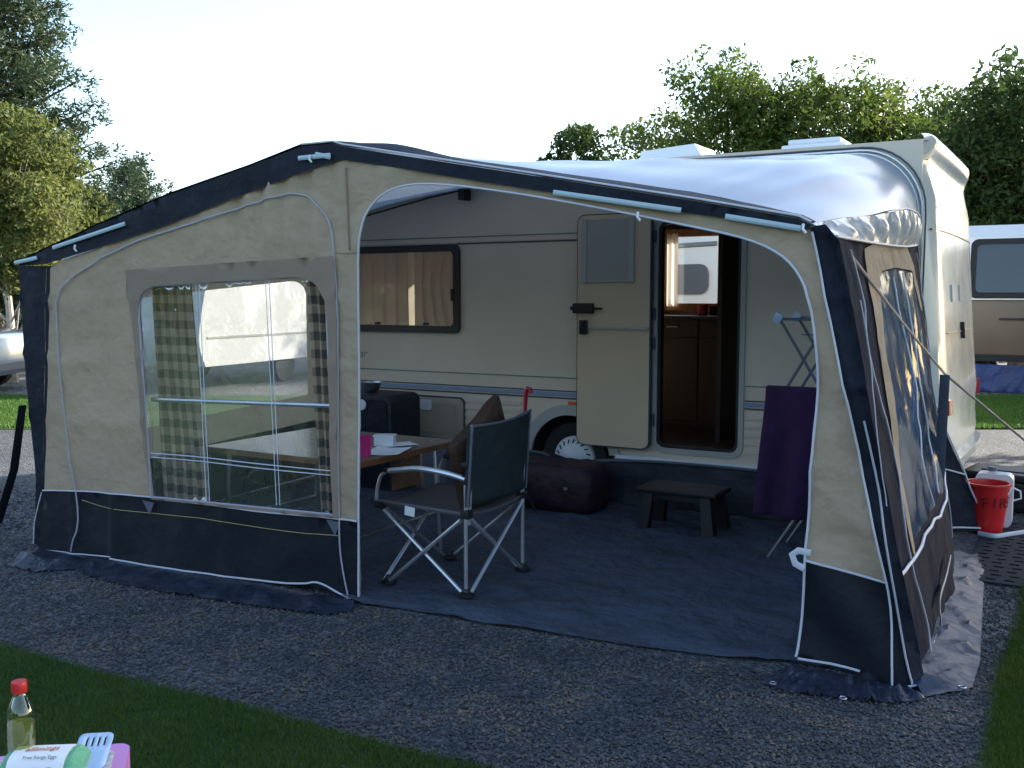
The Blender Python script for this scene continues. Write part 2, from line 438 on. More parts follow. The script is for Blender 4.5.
def sheet(name, outline, fn, m, parent=None, step=.06, holes=(), smooth=True, thick=0, estep=None):
    outline = resamp(outline, estep or step)
    hs = [resamp(h, estep or step) for h in holes]
    vs_ = list(outline); edges = [(i, (i + 1) % len(outline)) for i in range(len(outline))]
    for h in hs:
        b = len(vs_); vs_ += h; edges += [(b + i, b + (i + 1) % len(h)) for i in range(len(h))]
    xs = [p[0] for p in outline]; ys = [p[1] for p in outline]
    bound = [p for p in vs_]
    cell = {}
    for p in bound: cell.setdefault((int(p[0] // step), int(p[1] // step)), []).append(p)
    x = min(xs) + step * .5; row = 0
    while x < max(xs):
        y = min(ys) + step * (.5 if row % 2 else .25)
        while y < max(ys):
            if inside((x, y), outline) and not any(inside((x, y), h) for h in hs):
                cx, cy = int(x // step), int(y // step); ok = True
                for i in (-1, 0, 1):
                    for j in (-1, 0, 1):
                        for q in cell.get((cx + i, cy + j), ()):
                            if math.dist(q, (x, y)) < step * .5: ok = False
                if ok: vs_.append((x, y))
            y += step
        x += step * .87; row += 1
    res = delaunay_2d_cdt([Vector(p) for p in vs_], edges, [], 0, 1e-6)
    V2, F2 = res[0], res[2]
    fs = []
    for f in F2:
        c = (sum(V2[i].x for i in f) / len(f), sum(V2[i].y for i in f) / len(f))
        if inside(c, outline) and not any(inside(c, h) for h in hs): fs.append(tuple(f))
    me = bpy.data.meshes.new(name)
    me.from_pydata([tuple(fn(p.x, p.y)) for p in V2], [], fs)
    bm = bmesh.new(); bm.from_mesh(me)
    bmesh.ops.delete(bm, geom=[v for v in bm.verts if not v.link_faces], context='VERTS')
    bmesh.ops.recalc_face_normals(bm, faces=bm.faces)
    bm.to_mesh(me); bm.free()
    uvl = me.uv_layers.new(name='UVMap')
    o = obj(name, me, m, parent, smooth)
    if thick:
        md = o.modifiers.new('thickness', 'SOLIDIFY'); md.thickness = thick; md.offset = 0
        if smooth:
            try: me.set_sharp_from_angle(angle=R(38))
            except Exception: pass
    return o

def n3(x, y, z=0.0): return noise.noise(Vector((x, y, z)))

def text(name, body, size, loc, rot, m, parent=None, shear=0, extrude=.0006, align='CENTER', spacing=1):
    c = bpy.data.curves.new(name, 'FONT'); c.body = body; c.size = size; c.extrude = extrude; c.shear = shear
    c.align_x = align; c.space_character = spacing
    t = bpy.data.objects.new(name, c); COL.objects.link(t)
    dg = bpy.context.evaluated_depsgraph_get(); dg.update()
    me = bpy.data.meshes.new_from_object(t.evaluated_get(dg))
    bpy.data.objects.remove(t)
    o = obj(name, me, m, parent)
    me.materials.clear(); me.materials.append(m)
    o.location = loc; o.rotation_euler = rot
    return o
#@@SETTING
# ------------------------------------------------------------------ ground
def VW(lat, dep, z=0.0):            # sideways and forward of the pitch's front path
    return Vector((lat * CA - dep * SA, lat * SA + dep * CA, z))

def ground_sheet(name, poly, z, m, sub=0):
    me = bpy.data.meshes.new(name); me.from_pydata([(p[0], p[1], z) for p in poly], [], [tuple(range(len(poly)))]); me.update()
    return tag(obj(name, me, m), kind='structure')

ground_sheet('ground', [(-500, -300), (500, -300), (500, 600), (-500, 600)], -.03, M['fargrass'])
edge = [on_z(*p).to_2d() for p in ((0, 645), (80, 668), (160, 688), (240, 705), (330, 731), (400, 749), (480, 768))]
edge = [tuple(p) for p in edge]
gl = [(-30, 1.9), (-9, 2.3), (-6, 2.55)] + edge + [(-1.0, 2.78), (-.55, 2.85), (-.34, 3.1), (-.27, 3.64), (-.30, 4.6), (-.27, 5.5), (-.30, 6.2), (-.1, 6.6), (.6, 6.8), (8, 7.2)]
far_e = [tuple(VW(q, 12.05 + .12 * math.sin(q * 1.3))[:2]) for q in [x * .8 for x in range(30, -46, -1)]]
GP = gl + far_e
ground_sheet('gravel_pitch', GP, -.002, M['gravel'])
ground_sheet('lawn', [(-200, -200), (200, -200), (200, 8), (60, 8), (30, 7.6), (8, 7.2), (.6, 6.8), (-.1, 6.6), (-.30, 6.2), (-.27, 5.5), (-.30, 4.6), (-.27, 3.64), (-.34, 3.1), (-.55, 2.85), (-1.0, 2.78)] + edge[::-1] + [(-6, 2.55), (-9, 2.3), (-30, 1.9), (-60, 1.0)], .004, M['lawn'])
ground_sheet('lawn_strip', [tuple(VW(q, 12.05 + .12 * math.sin(q * 1.3))[:2]) for q in [x * .8 for x in range(-45, 31)]] + [tuple(VW(q, 16.0)[:2]) for q in (26, 10, -10, -38)], .004, M['fargrass'])
M['road'] = gravel_mat('pale_gravel_road', (.12, .12, .115), (.34, .33, .31), 30)
ground_sheet('access_road', [tuple(VW(*p)[:2]) for p in ((-60, 16.0), (40, 16.0), (40, 34), (-60, 34))], -.008, M['road'])

# loose stones, real pieces of slate chipping on the pitch
rnd = random.Random(3)
def lawn_side(u, v):
    poly = gl
    return not inside((u, v), GP)
mb = MB(); cnt = 0
ico = [(0, 0, 1), (1, 0, 0), (0, 1, 0), (-1, 0, 0), (0, -1, 0), (0, 0, -1)]
icf = [(0, 1, 2), (0, 2, 3), (0, 3, 4), (0, 4, 1), (5, 2, 1), (5, 3, 2), (5, 4, 3), (5, 1, 4)]
while cnt < 36000:
    q = rnd.random()
    dep = 3.2 + 5.2 * q ** 1.3; lat = (rnd.random() - .5) * 1.16 * dep
    p = VW(lat, dep)
    if p.y > 4.0 + .0737 * (p.x + 3.32) - .05 and -5.75 < p.x < -.5: continue
    if not inside((p.x, p.y), GP): 
        if rnd.random() > .01: continue
    cnt += 1
    s_ = rnd.uniform(.004, .0105) * (1.6 if rnd.random() < .04 else 1)
    rot = Matrix.Rotation(rnd.random() * 6.3, 3, 'Z') @ Matrix.Rotation(rnd.random() * 1.2, 3, 'X')
    sc = (s_ * rnd.uniform(.7, 1.4), s_ * rnd.uniform(.6, 1.1), s_ * rnd.uniform(.35, .7))
    mb.add([tuple(p + rot @ Vector((a[0] * sc[0] * rnd.uniform(.7, 1.2), a[1] * sc[1] * rnd.uniform(.7, 1.2), a[2] * sc[2])) + Vector((0, 0, s_ * .3))) for a in ico], icf)
sm = leaf_mat('slate_chips', (.024, .028, .034), (.060, .068, .077), (.13, .14, .15), 0, 3)
sm.node_tree.nodes['Principled BSDF'].inputs['Roughness'].default_value = .7
cr = [n for n in sm.node_tree.nodes if n.type == 'VALTORGB'][0]
a = cr.color_ramp.elements.new(.985); a.color = (.20, .14, .09, 1)
me = bpy.data.meshes.new('loose_stones'); me.from_pydata(mb.v, [], mb.f)
tag(obj('loose_stones', me, sm), 'loose dark slate chippings strewn over the gravel pitch', 'gravel', kind='stuff')

def blades(name, pts, h, wd, m, label, seed):
    r_ = random.Random(seed); V_ = []; F_ = []
    for (x, y, z) in pts:
        a = r_.random() * 6.283; hh = h * r_.uniform(.5, 1.25); ww = wd * r_.uniform(.6, 1.2)
        lx, ly = r_.gauss(0, .35) * hh, r_.gauss(0, .35) * hh
        dx, dy = math.cos(a) * ww, math.sin(a) * ww; b = len(V_)
        V_ += [(x - dx, y - dy, z), (x + dx, y + dy, z), (x + dx * .6 + lx * .4, y + dy * .6 + ly * .4, z + hh * .6), (x - dx * .6 + lx * .4, y - dy * .6 + ly * .4, z + hh * .6), (x + lx, y + ly, z + hh)]
        F_ += [(b, b + 1, b + 2, b + 3), (b + 3, b + 2, b + 4)]
    me = bpy.data.meshes.new(name); me.from_pydata(V_, [], F_)
    return tag(obj(name, me, m), label, 'grass', kind='stuff')
pts = []
while len(pts) < 70000:
    dep = rnd.uniform(2.6, 4.6); lat = rnd.uniform(-.56, .02) * dep
    p = VW(lat, dep)
    if inside((p.x, p.y + rnd.gauss(0, .018)), GP): continue
    pts.append((p.x, p.y, 0))
pts2 = []
while len(pts2) < 26000:
    dep = rnd.uniform(3.2, 6.6); lat = rnd.uniform(.42, .56) * dep
    p = VW(lat, dep)
    if inside((p.x + rnd.gauss(0, .02), p.y), GP): continue
    pts2.append((p.x, p.y, 0))
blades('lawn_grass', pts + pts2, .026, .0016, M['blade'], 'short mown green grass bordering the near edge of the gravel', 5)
pts = []
while len(pts) < 30000:
    if rnd.random() < .55: dep = rnd.uniform(12.0, 16); lat = rnd.uniform(.42, .56) * dep
    else: dep = rnd.uniform(12.0, 16); lat = rnd.uniform(-.54, -.46) * dep
    p = VW(lat, dep); pts.append((p.x, p.y, 0))
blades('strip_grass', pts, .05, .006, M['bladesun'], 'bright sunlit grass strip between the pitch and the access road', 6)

# ------------------------------------------------------------------ trees
def rdir(r_):
    while True:
        v = Vector((r_.uniform(-1, 1), r_.uniform(-1, 1), r_.uniform(-1, 1)))
        if .05 < v.length < 1: return v.normalized()

def leaves(V_, F_, r_, c, rad, n, size, up=.3, shell=.55, squash=.8):
    for _ in range(n):
        d = rdir(r_); k = shell + (1 - shell) * r_.random() if r_.random() < .8 else r_.random()
        p = c + Vector((d.x * rad * k, d.y * rad * k, d.z * rad * k * squash))
        nn = (rdir(r_) + d * .5 + Vector((0, 0, up))).normalized()
        t = nn.orthogonal().normalized(); t = (Matrix.Rotation(r_.random() * 6.28, 3, nn) @ t)
        b_ = nn.cross(t); s_ = size * r_.uniform(.6, 1.3); i = len(V_)
        V_ += [tuple(p - t * s_), tuple(p - b_ * s_ * .42 + nn * s_ * .12), tuple(p + t * s_), tuple(p + b_ * s_ * .42 + nn * s_ * .12)]
        F_.append((i, i + 1, i + 2, i + 3))

def tree(name, label, base, H, Rw, m, seed, nclump=26, nleaf=260, size=.11, crown0=.22, bark='bark', trunk_r=.16, lean=0, group=None, shape=1.0, loose=0.0):
    r_ = random.Random(seed)
    t = thing(name, label, 'tree', base, 0, group)
    tr = MB()
    pts = [Vector((lean * H * q * q + .12 * math.sin(q * 5 + seed) * q, .1 * math.sin(q * 4 + seed * 2) * q, H * q * .80)) for q in [i / 8 for i in range(9)]]
    tr.tube(pts, [trunk_r * (1 - .88 * i / 8) for i in range(9)], 8)
    V_ = []; F_ = []
    zc = H * (1 + crown0) / 2; hz_ = H * (1 - crown0) / 2
    N = int(nclump * 2.2)
    for i in range(N):
        d = rdir(r_); k = r_.uniform(.35, .9) ** .6
        k *= .84 + .5 * n3(d.x * 1.7 + seed, d.y * 1.7, d.z * 1.7)
        rad = Rw * r_.uniform(.20, .34)
        c = Vector((d.x * Rw * k, d.y * Rw * k, zc + d.z * hz_ * min(1, k) * (.97 - rad / hz_ * .8)))
        q = max(.05, min(.95, c.z / H)); axis = pts[min(8, int(q * 8))]; c.x += axis.x; c.y += axis.y
        if i % 3 == 0:
            st = pts[max(1, min(7, int(q * 8 - 1)))]; mid = (st + c) / 2 + Vector((0, 0, -.1 * Rw * k))
            tr.tube([st, mid, c], [trunk_r * .3 * (1 - .6 * q), trunk_r * .18, trunk_r * .05], 5)
        leaves(V_, F_, r_, c, rad, int(nleaf * .55 * r_.uniform(.7, 1.2)), size, squash=.75)
        for kk in range(2):
            d2 = rdir(r_); d2.z = abs(d2.z) * .8
            leaves(V_, F_, r_, c + d2 * rad * 1.05, rad * r_.uniform(.3, .5), int(nleaf * .10 * (1 - loose)), size)
    tr.build('trunk', M[bark], t, True)
    me = bpy.data.meshes.new('crown'); me.from_pydata(V_, [], F_)
    obj('crown', me, m, t)
    return t

def pine(name, label, base, H, Rw, seed, crown0=.2, nwhorl=15, tr_r=.2, group=None, tuft=.3):
    r_ = random.Random(seed)
    t = thing(name, label, 'tree', base, 0, group)
    tr = MB(); tr.tube([(0, 0, 0), (.05, 0, H * .4), (0, .05, H * .75), (0, 0, H)], [tr_r, tr_r * .75, tr_r * .4, tr_r * .08], 8)
    V_ = []; F_ = []
    for i in range(nwhorl):
        q = crown0 + (1 - crown0) * i / (nwhorl - 1)
        for k in range(6):
            a = k * 1.05 + i * .7 + r_.uniform(-.3, .3)
            L = Rw * (1.02 - q) ** .7 / (1 - crown0) ** .7 * r_.uniform(.55, 1.15) + .25
            st = Vector((0, 0, H * q)); en = st + Vector((math.cos(a) * L, math.sin(a) * L, L * r_.uniform(.02, .35)))
            mid = (st + en) / 2 + Vector((0, 0, -.08 * L))
            tr.tube([st, mid, en], [tr_r * .25 * (1 - q * .6), tr_r * .16, .012], 5)
            nt_ = max(4, int(L * 10))
            for j in range(nt_):
                f = .3 + .75 * (j + r_.random()) / nt_
                p = st.lerp(en, f) + Vector((r_.gauss(0, .13 * L), r_.gauss(0, .13 * L), r_.gauss(0.04, .16) * L ** .5))
                for _ in range(44):    # needle tuft: narrow upward-tilted slivers
                    d = rdir(r_); d.z = d.z * .6 + .35; d.normalize()
                    s_ = tuft * r_.uniform(.4, .8); sd_ = d.orthogonal().normalized()
                    sd_ = Matrix.Rotation(r_.random() * 6.28, 3, d) @ sd_; b = len(V_); p0 = p + d * s_ * .15 + rdir(r_) * tuft * (.3 + .9 * r_.random())
                    V_ += [tuple(p0 - sd_ * s_ * .20), tuple(p0 + sd_ * s_ * .20), tuple(p0 + d * s_)]
                    F_.append((b, b + 1, b + 2))
    tr.build('trunk', M['bark'], t, True)
    me = bpy.data.meshes.new('crown'); me.from_pydata(V_, [], F_)
    obj('crown', me, M['leafP'], t)
    return t

def hz(py, dist): return HC + (296 - py) / 1000 * dist
GB = 'trees along the far side of the site'
tree('slender_tree', 'small sparse young tree above the awning roof, leftmost of the row on the right', far(575, 32), hz(92, 32), 1.5, M['leafD'], 11, 24, 220, .10, .25, trunk_r=.1, loose=.3, group=GB)
tree('broadleaf_tree', 'airy low tree between the slender young tree and the tall bright one', far(650, 31), hz(78, 31), 2.6, M['leafA'], 12, 26, 260, .085, .2, trunk_r=.12, loose=.2, group=GB)
tree('broadleaf_tree', 'bright green round headed tree standing above the white roof hatch', far(728, 29), hz(34, 29), 2.6, M['leafA'], 13, 30, 330, .085, .25, group=GB)
tree('broadleaf_tree', 'broad sunlit tree rising behind the raised white box on the caravan roof', far(812, 28), hz(34, 28), 2.8, M['leafA'], 14, 38, 360, .085, .2, group=GB)
tree('broadleaf_tree', 'yellow green tree crown directly above the rear corner of the caravan', far(893, 28), hz(62, 28), 2.5, M['leafA'], 15, 34, 340, .085, .2, group=GB)
tree('broadleaf_tree', 'dark lower tree filling the gap above the rear edge of the caravan', far(955, 25), hz(74, 25), 2.3, M['leafD'], 16, 32, 340, .085, .08, group=GB)
tree('broadleaf_tree', 'wide leafy tree behind the others, above the far end of the caravan roof', far(925, 31), hz(50, 31), 2.9, M['leafA'], 18, 38, 330, .09, .1, group=GB)
tree('broadleaf_tree', 'big dark tree at the right border towering over the brown and white van', far(1022, 23), hz(8, 23), 2.8, M['leafD'], 17, 46, 420, .085, .05, trunk_r=.25, group=GB)
# dense hedge closing the view under those trees
def hedge(name, label, a, b, h, d, m, seed, n, ls=.12):
    r_ = random.Random(seed); V_ = []; F_ = []; t = thing(name, label, 'hedge', tuple((a + b) / 2))
    L = (b - a).length; dr = (b - a) / L; nr = Vector((-dr.y, dr.x, 0)); st = MB()
    for i in range(n):
        q = r_.uniform(-.5, .5) * L; c = dr * q + nr * r_.uniform(-.5, .5) * d
        hh = h * (.78 + .3 * n3(q * .35, seed, 0)); c.z = r_.uniform(.15, 1) * hh
        leaves(V_, F_, r_, c, r_.uniform(.4, .75) * (ls / .12) ** .6, 110, ls)
    for i in range(int(L / 1.2)):
        p = dr * ((i + .5) * 1.2 - L / 2); st.tube([p, p + Vector((0, 0, h * .7))], [.06, .02], 6)
    tag(st.build('stems', M['bark'], t), kind='stuff')
    me = bpy.data.meshes.new('foliage'); me.from_pydata(V_, [], F_); obj('foliage', me, m, t)
    return t
hedge('hedge', 'tall dark hedge running behind the caravan under the row of trees', far(590, 33), far(1060, 26), 5.0, 1.6, M['leafD'], 21, 330)
hedge('hedge', 'low green hedge at the far left beneath the pine trees', far(-60, 27), far(110, 29), 1.7, 1.2, M['leafA'], 22, 120)
pine('pine_tree', 'tall dark pine at the left border reaching beyond the top of the picture', far(-8, 22), 10.2, 3.0, 31, .12, 24, .24, None, .19)
pine('pine_tree', 'small distant pine top poking above the left slope of the awning roof', far(135, 33), hz(172, 33), 2.1, 32, .12, 15, .14, None, .18)
tree('birch_tree', 'pale leaved birch with whitish trunk standing in front of the tall pine', far(10, 18.5), hz(88, 18.5), 1.75, M['leafB'], 33, 50, 380, .06, .12, 'birch', .09, .02, shape=.8)
tree('leafy_shrub', 'green bushy tree left of the awning between the birch and the small pine', far(72, 21), hz(178, 21), 1.15, M['leafB'], 34, 26, 300, .065, .08, trunk_r=.08)
hedge('hedge', 'unseen dark hedge added behind the camera, mirrored in the awning window', Vector((-34, -15, 0)), Vector((16, -19, 0)), 5.5, 1.6, M['leafD'], 23, 260, .3)  # out-of-view hedge added as a dark reflection for the window film
# unseen trees added on the right to keep the near pitch in the shade
for (u, v, h, rw, sd_) in ((5.6, 13.6, 8.6, 2.6, 41), (9.6, 15.2, 9.5, 3.2, 42), (7.6, 11.2, 8.0, 2.4, 43), (4.35, 14.9, 9.6, 2.5, 44), (4.9, 12.4, 8.6, 2.2, 46)):
    tree('broadleaf_tree', 'unseen tall broadleaf tree added to the right of the pitch to shade it', (u, v, 0), h, rw, M['leafA'], sd_, 40, 330, .16, .16, trunk_r=.22, group='added shade trees on the right')
tree('dapple_tree', 'unseen thin open tree added on the right to dapple the sun on the caravan end', (2.7, 15.8, 0), 8.6, 1.7, M['leafA'], 45, 12, 130, .14, .2, trunk_r=.12)  # added out of view, its leaves break up the sun on the end panel
#@@CARAVAN
# ------------------------------------------------------------------ caravan
V0 = 7.084
UR, UL = -1.04, -6.10
ZB, ZT = .36, 2.60
cv = thing('touring_caravan', 'cream touring caravan with its brown door open and silver awning rail, behind the awning', 'caravan', ((UR + UL) / 2, V0 + 1.1, 0))
CO = Vector(cv.location)
def L(p): return Vector(p) - CO
class CMB(MB):
    def build(s, name, m, parent=None, smooth=False):
        if parent is not None: s.v = [tuple(Vector(q) - CO) for q in s.v]
        return MB.build(s, name, m, parent, smooth)
def csheet(name, outline, vv, m, parent=cv, holes=(), step=.25, thick=.03, bulge=None):
    fn = lambda x, z: (x - CO.x, vv + (bulge(x, z) if bulge else 0) - CO.y, z)
    return sheet(name, outline, fn, m, parent, step, holes, smooth=False, thick=thick, estep=.25)

door = rrect(-2.875, .445, -2.225, 2.16, .07, 5)
swin = rrect(-5.93, 1.31, -4.665, 2.01, .05, 4)
ac, ar_ = -3.60, .37
arch = [(ac + ar_ * math.cos(R(a)), .30 + ar_ * math.sin(R(a))) for a in range(170, 9, -10)]
side_out = [(UL + .02, ZB), (arch[0][0], ZB)] + [p for p in arch if p[1] > ZB] + [(arch[-1][0], ZB), (UR, ZB)]
side_out += [(UR, ZT + .02)]
side_out += [(UL + .02, ZT + .02)]
side = csheet('side_wall', side_out, V0, M['cream'], holes=[door, swin])
fw = (-3.66, 1.50, -2.98, 2.20)
far_out = rrect(UL + .02, ZB, UR, ZT, .25, 5, (0, 0, 1, 1))
csheet('side_wall', far_out, V0 + 2.2, M['cream'], holes=[rrect(*fw, .04, 4), rrect(-6.0, 1.25, -4.5, 2.1, .05, 4)])  # second opening is an added window that lights the curtains from behind
c = CMB(); c.bb((-6.03, V0 + 2.19, 1.22), (-4.47, V0 + 2.196, 2.13)); c.build('pane', M['glass'], cv)  # pane of the added window
# end panels: a moulded profile that bows out between the sides
prof = [(.36, .150), (.47, .172), (.9, .165), (1.3, .126), (1.75, .085), (2.1, .055), (2.25, .037), (2.36, .004), (2.45, -.022), (2.51, -.010), (2.565, .020), (2.61, .031), (2.645, .020), (2.668, -.015), (2.675, -.09)]
prof = spline(prof, 4)
def end_panel(sgn, u_edge):
    vs_ = []; fs = []; nv = 26
    for j in range(nv + 1):
        q = j / nv; vv = V0 + 2.2 * q; e = min(q, 1 - q) * 2.2
        b = min(1, math.sqrt(max(0, 1 - (1 - min(1, e / .16)) ** 2)))
        for (z, o_) in prof:
            zz = z - (1 - b) * .03 * (z > 2.5)
            rib = 0
            if .47 < z < 1.15 and .25 < q < .92:
                rib = .014 * max(0, math.sin((z - .47) / .68 * math.pi * 4)) ** 2 * min(1, (q - .25) * 12, (.92 - q) * 12)
            vs_.append((u_edge + sgn * ((.0 + (o_ + .02) * (.55 * b + .45 * math.sin(math.pi * q) ** .35 * b)) + rib + .02 * b), vv, zz))
    m_ = len(prof)
    for j in range(nv):
        for i in range(m_ - 1): fs.append((j * m_ + i, j * m_ + i + 1, (j + 1) * m_ + i + 1, (j + 1) * m_ + i))
    c = CMB(); c.add(vs_, fs); return c
ep = end_panel(1, UR).build('end_panel', M['creamend'], cv, True)
end_panel(-1, UL + .02).build('end_panel', M['creamend'], cv, True)
def roofz(q): return 2.60 + .035 * math.sin(math.pi * min(1, max(0, q))) ** .4
vs_ = []; fs = []; N_ = 14; U_ = [UL + .0, UL + .1, UL + .4, -4.5, -2.2, -1.6, -1.3, UR, UR + .03]
for u in U_:
    for j in range(N_ + 1):
        q = j / N_; ex = 0
        vs_.append((u, V0 - .012 + 2.224 * q, roofz(q) + .012))
for i in range(len(U_) - 1):
    for j in range(N_): a = i * (N_ + 1) + j; fs.append((a, a + N_ + 1, a + N_ + 2, a + 1))
c = CMB(); c.add(vs_, fs); rf = c.build('roof', M['white'], cv, True)
c = CMB(); c.bb((UL + .1, V0 + .04, ZB + .01), (-3.99, V0 + 2.16, ZB + .06)); c.bb((-3.22, V0 + .04, ZB + .01), (UR - .04, V0 + 2.16, ZB + .06)); c.bb((-3.99, V0 + .5, ZB + .01), (-3.22, V0 + 1.7, ZB + .06)); c.build('floor', M['darkwood'], cv)
# trims of the near side
def strip(name, m, a, b, h, t=.012, gaps=((-3.535, -2.205),), d=0):
    u = a; c = None
    for g in sorted(gaps):
        if g[0] > u and g[0] < b: c = CMB(); c.bb((u, V0 - .015 - t, h[0]), (g[0], V0 - .0155, h[1]), .002); c.build(name, m, cv)
        if g[1] > u: u = g[1]
    if u < b: c = CMB(); c.bb((u, V0 - .015 - t, h[0]), (b, V0 - .0155, h[1]), .002); c.build(name, m, cv)
dg = ((-3.54, -2.19),)
strip('stripe', M['trimgreen'], UL + .1, UR - .01, (2.086, 2.096), .004, dg)
strip('moulding', M['cream'], UL + .1, UR - .01, (2.045, 2.078), .010, dg)
strip('stripe', M['trimdark'], UL + .1, UR - .01, (2.030, 2.040), .006, dg)
strip('stripe', M['trimgreen'], UL + .1, UR - .01, (.945, .955), .004, dg)
strip('stripe', M['trimdark'], UL + .1, UR - .01, (.838, .848), .006, dg)
strip('moulding', M['trimblue'], UL + .1, UR - .01, (.802, .832), .012, dg)
strip('stripe', M['trimdark'], UL + .1, UR - .01, (.780, .792), .006, dg)
for k in range(5):
    z = .46 + k * .062
    strip('ribbed_panel', M['cream'], UL + .15, UR - .02, (z, z + .035), .010, ((-5.40, -4.60), (-4.06, -2.19)))
c = CMB(); c.bb((-3.2, V0 - .045, .33), (UR, V0 - .016, .375), .006); c.bb((UL + .1, V0 - .045, .33), (-4.0, V0 - .016, .375), .006)
c.bb((-3.2, V0 - .052, .345), (UR, V0 - .0455, .352), .0)
c.build('skirt_rail', M['whiteplastic'], cv)
# wheel arch, wheel
c = CMB()
o1 = [(ac + .44 * math.cos(R(a)), .30 + .44 * math.sin(R(a))) for a in range(8, 173, 6)]
i1 = [(ac + .355 * math.cos(R(a)), .30 + .355 * math.sin(R(a))) for a in range(172, 7, -6)]
c.prism(o1 + i1, lambda x, z, d: (x, d, z), V0 - .040, V0 - .0165); c.build('arch_trim', M['trimgrey'], cv)
c = CMB(); n_ = 24
arcp = [(ac + .385 * math.cos(R(a)), .30 + .385 * math.sin(R(a))) for a in range(0, 181, 9)]
arci = [(ac + .380 * math.cos(R(a)), .30 + .380 * math.sin(R(a))) for a in range(180, -1, -9)]
c.prism(arcp + arci, lambda x, z, d: (x, d, z), V0 + .016, V0 + .3)
c.prism(arcp, lambda x, z, d: (x, d, z), V0 + .3, V0 + .31); c.build('wheel_arch', M['dark'], cv)
wh = CMB(); wh.lathe([(.17, -.02), (.20, .0), (.285, .005), (.295, -.03), (.295, -.14), (.28, -.17), (.17, -.17)], (ac, V0 + .05, .297), 40, 'Y')
wh = wh.build('wheel', M['rubber'], cv, True)
h_ = CMB(); h_.lathe([(0, .045), (.05, .045), (.062, .036), (.13, .022), (.172, .012), (.182, -.005), (.182, -.03), (0, -.03)], (ac, V0 + .05, .297), 40, 'Y')
h_.v = [tuple(Vector(q)) for q in h_.v]; h_.build('hubcap', M['whiteplastic'], wh, True)
c = CMB()
for k in range(20):
    a = 2 * math.pi * k / 20
    rot = Matrix.Rotation(-a + .5, 3, 'Y')
    c.box((ac + .142 * math.cos(a), V0 + .05 - .0205, .297 + .142 * math.sin(a)), (.035, .006, .011), rot)
tag(c.build('hubcap_slot', M['dark'], wh), kind='stuff')
c = CMB(); c.bb((-3.585, V0 - .042, .715), (-3.515 - .03, V0 - .0165, .765), .006); 
c = CMB(); c.bb((-3.62, V0 - .036, .715), (-3.545, V0 - .0165, .765), .006); c.build('side_reflector', M['amber'], cv)
# side window with rubber frame, curtain
def ring(name, a, b, m, v0_, v1_, parent=cv):
    c = CMB(); n = len(a)
    vs_ = [(p[0], v0_, p[1]) for p in a] + [(p[0], v0_, p[1]) for p in b] + [(p[0], v1_, p[1]) for p in a] + [(p[0], v1_, p[1]) for p in b]
    fs = []
    for i in range(n):
        j = (i + 1) % n
        fs += [(i, j, n + j, n + i), (2 * n + i, 3 * n + i, 3 * n + j, 2 * n + j), (i, 2 * n + i, 2 * n + j, j), (n + i, n + j, 3 * n + j, 3 * n + i)]
    c.add(vs_, fs); return c.build(name, m, parent)
wf = ring('window', rrect(-5.95, 1.285, -4.645, 2.03, .055, 5), rrect(-5.895, 1.345, -4.705, 1.975, .04, 5), M['brownrub'], V0 - .045, V0 + .02)
c = CMB(); c.bb((-5.897, V0 - .032, 1.343), (-4.703, V0 - .027, 1.977)); c.build('pane', M['pane'], wf)
for u in (-5.5, -4.98):
    c = CMB(); c.bb((u - .03, V0 - .052, 1.35), (u + .03, V0 - .046, 1.372), .002); c.build('window_catch', M['black'], wf)
c = CMB(); c.bb((-4.722, V0 - .055, 1.56), (-4.70, V0 - .046, 1.66), .002); c.build('window_catch', M['black'], wf)
def pleats(name, u0, u1, z0, z1, v, amp, per, m, parent, bow=0, seed=0, cls=CMB):
    n = int((u1 - u0) / .012); k = 14; vs_ = []; fs = []
    for j in range(k + 1):
        z = z0 + (z1 - z0) * j / k
        for i in range(n + 1):
            u = u0 + (u1 - u0) * i / n; q = 1 - j / k
            pull = bow * math.sin(math.pi * q) * (u - u0) / (u1 - u0)
            vs_.append((u - pull, v + amp * math.sin(u * 2 * math.pi / per + 1.2 * n3(u * 3, z * 1.2, seed)) * (1 + .4 * n3(u * 2, z, seed)), z))
    for j in range(k):
        for i in range(n): a = j * (n + 1) + i; fs.append((a, a + 1, a + n + 2, a + n + 1))
    c = cls(); c.add(vs_, fs); return c.build(name, m, parent, True)
pleats('curtain', -5.93, -5.25, 1.32, 2.0, V0 + .09, .025, .13, M['curtain'], wf, 0, 1)
pleats('curtain', -5.18, -4.66, 1.32, 2.0, V0 + .09, .025, .12, M['curtain'], wf, .12, 2)
c = CMB(); c.bb((-5.98, V0 + .25, ZB + .07), (-4.5, V0 + .75, .86), .05); c.build('seat_bench', M['curtain'], cv)
c = CMB(); c.bb((-5.96, V0 - .040, 2.034), (-4.66, V0 - .0165, 2.046)); c.build('window_rail', M['trimgrey'], wf)
# door opening frame
fr = ring('door_frame', rrect(-2.90, .415, -2.195, 2.19, .09, 5), rrect(-2.868, .455, -2.232, 2.153, .065, 5), M['trimgrey'], V0 - .030, V0 + .05)
ring('seal', rrect(-2.868, .455, -2.232, 2.153, .065, 5), rrect(-2.845, .475, -2.255, 2.135, .055, 5), M['black'], V0 - .018, V0 + .045, fr)
for z in (.62, 1.20, 1.42, 2.0): c = CMB(); c.tube([(-2.888, V0 - .048, z), (-2.888, V0 - .048, z + .09)], .012, 8); c.build('hinge', M['trimdark'], fr)
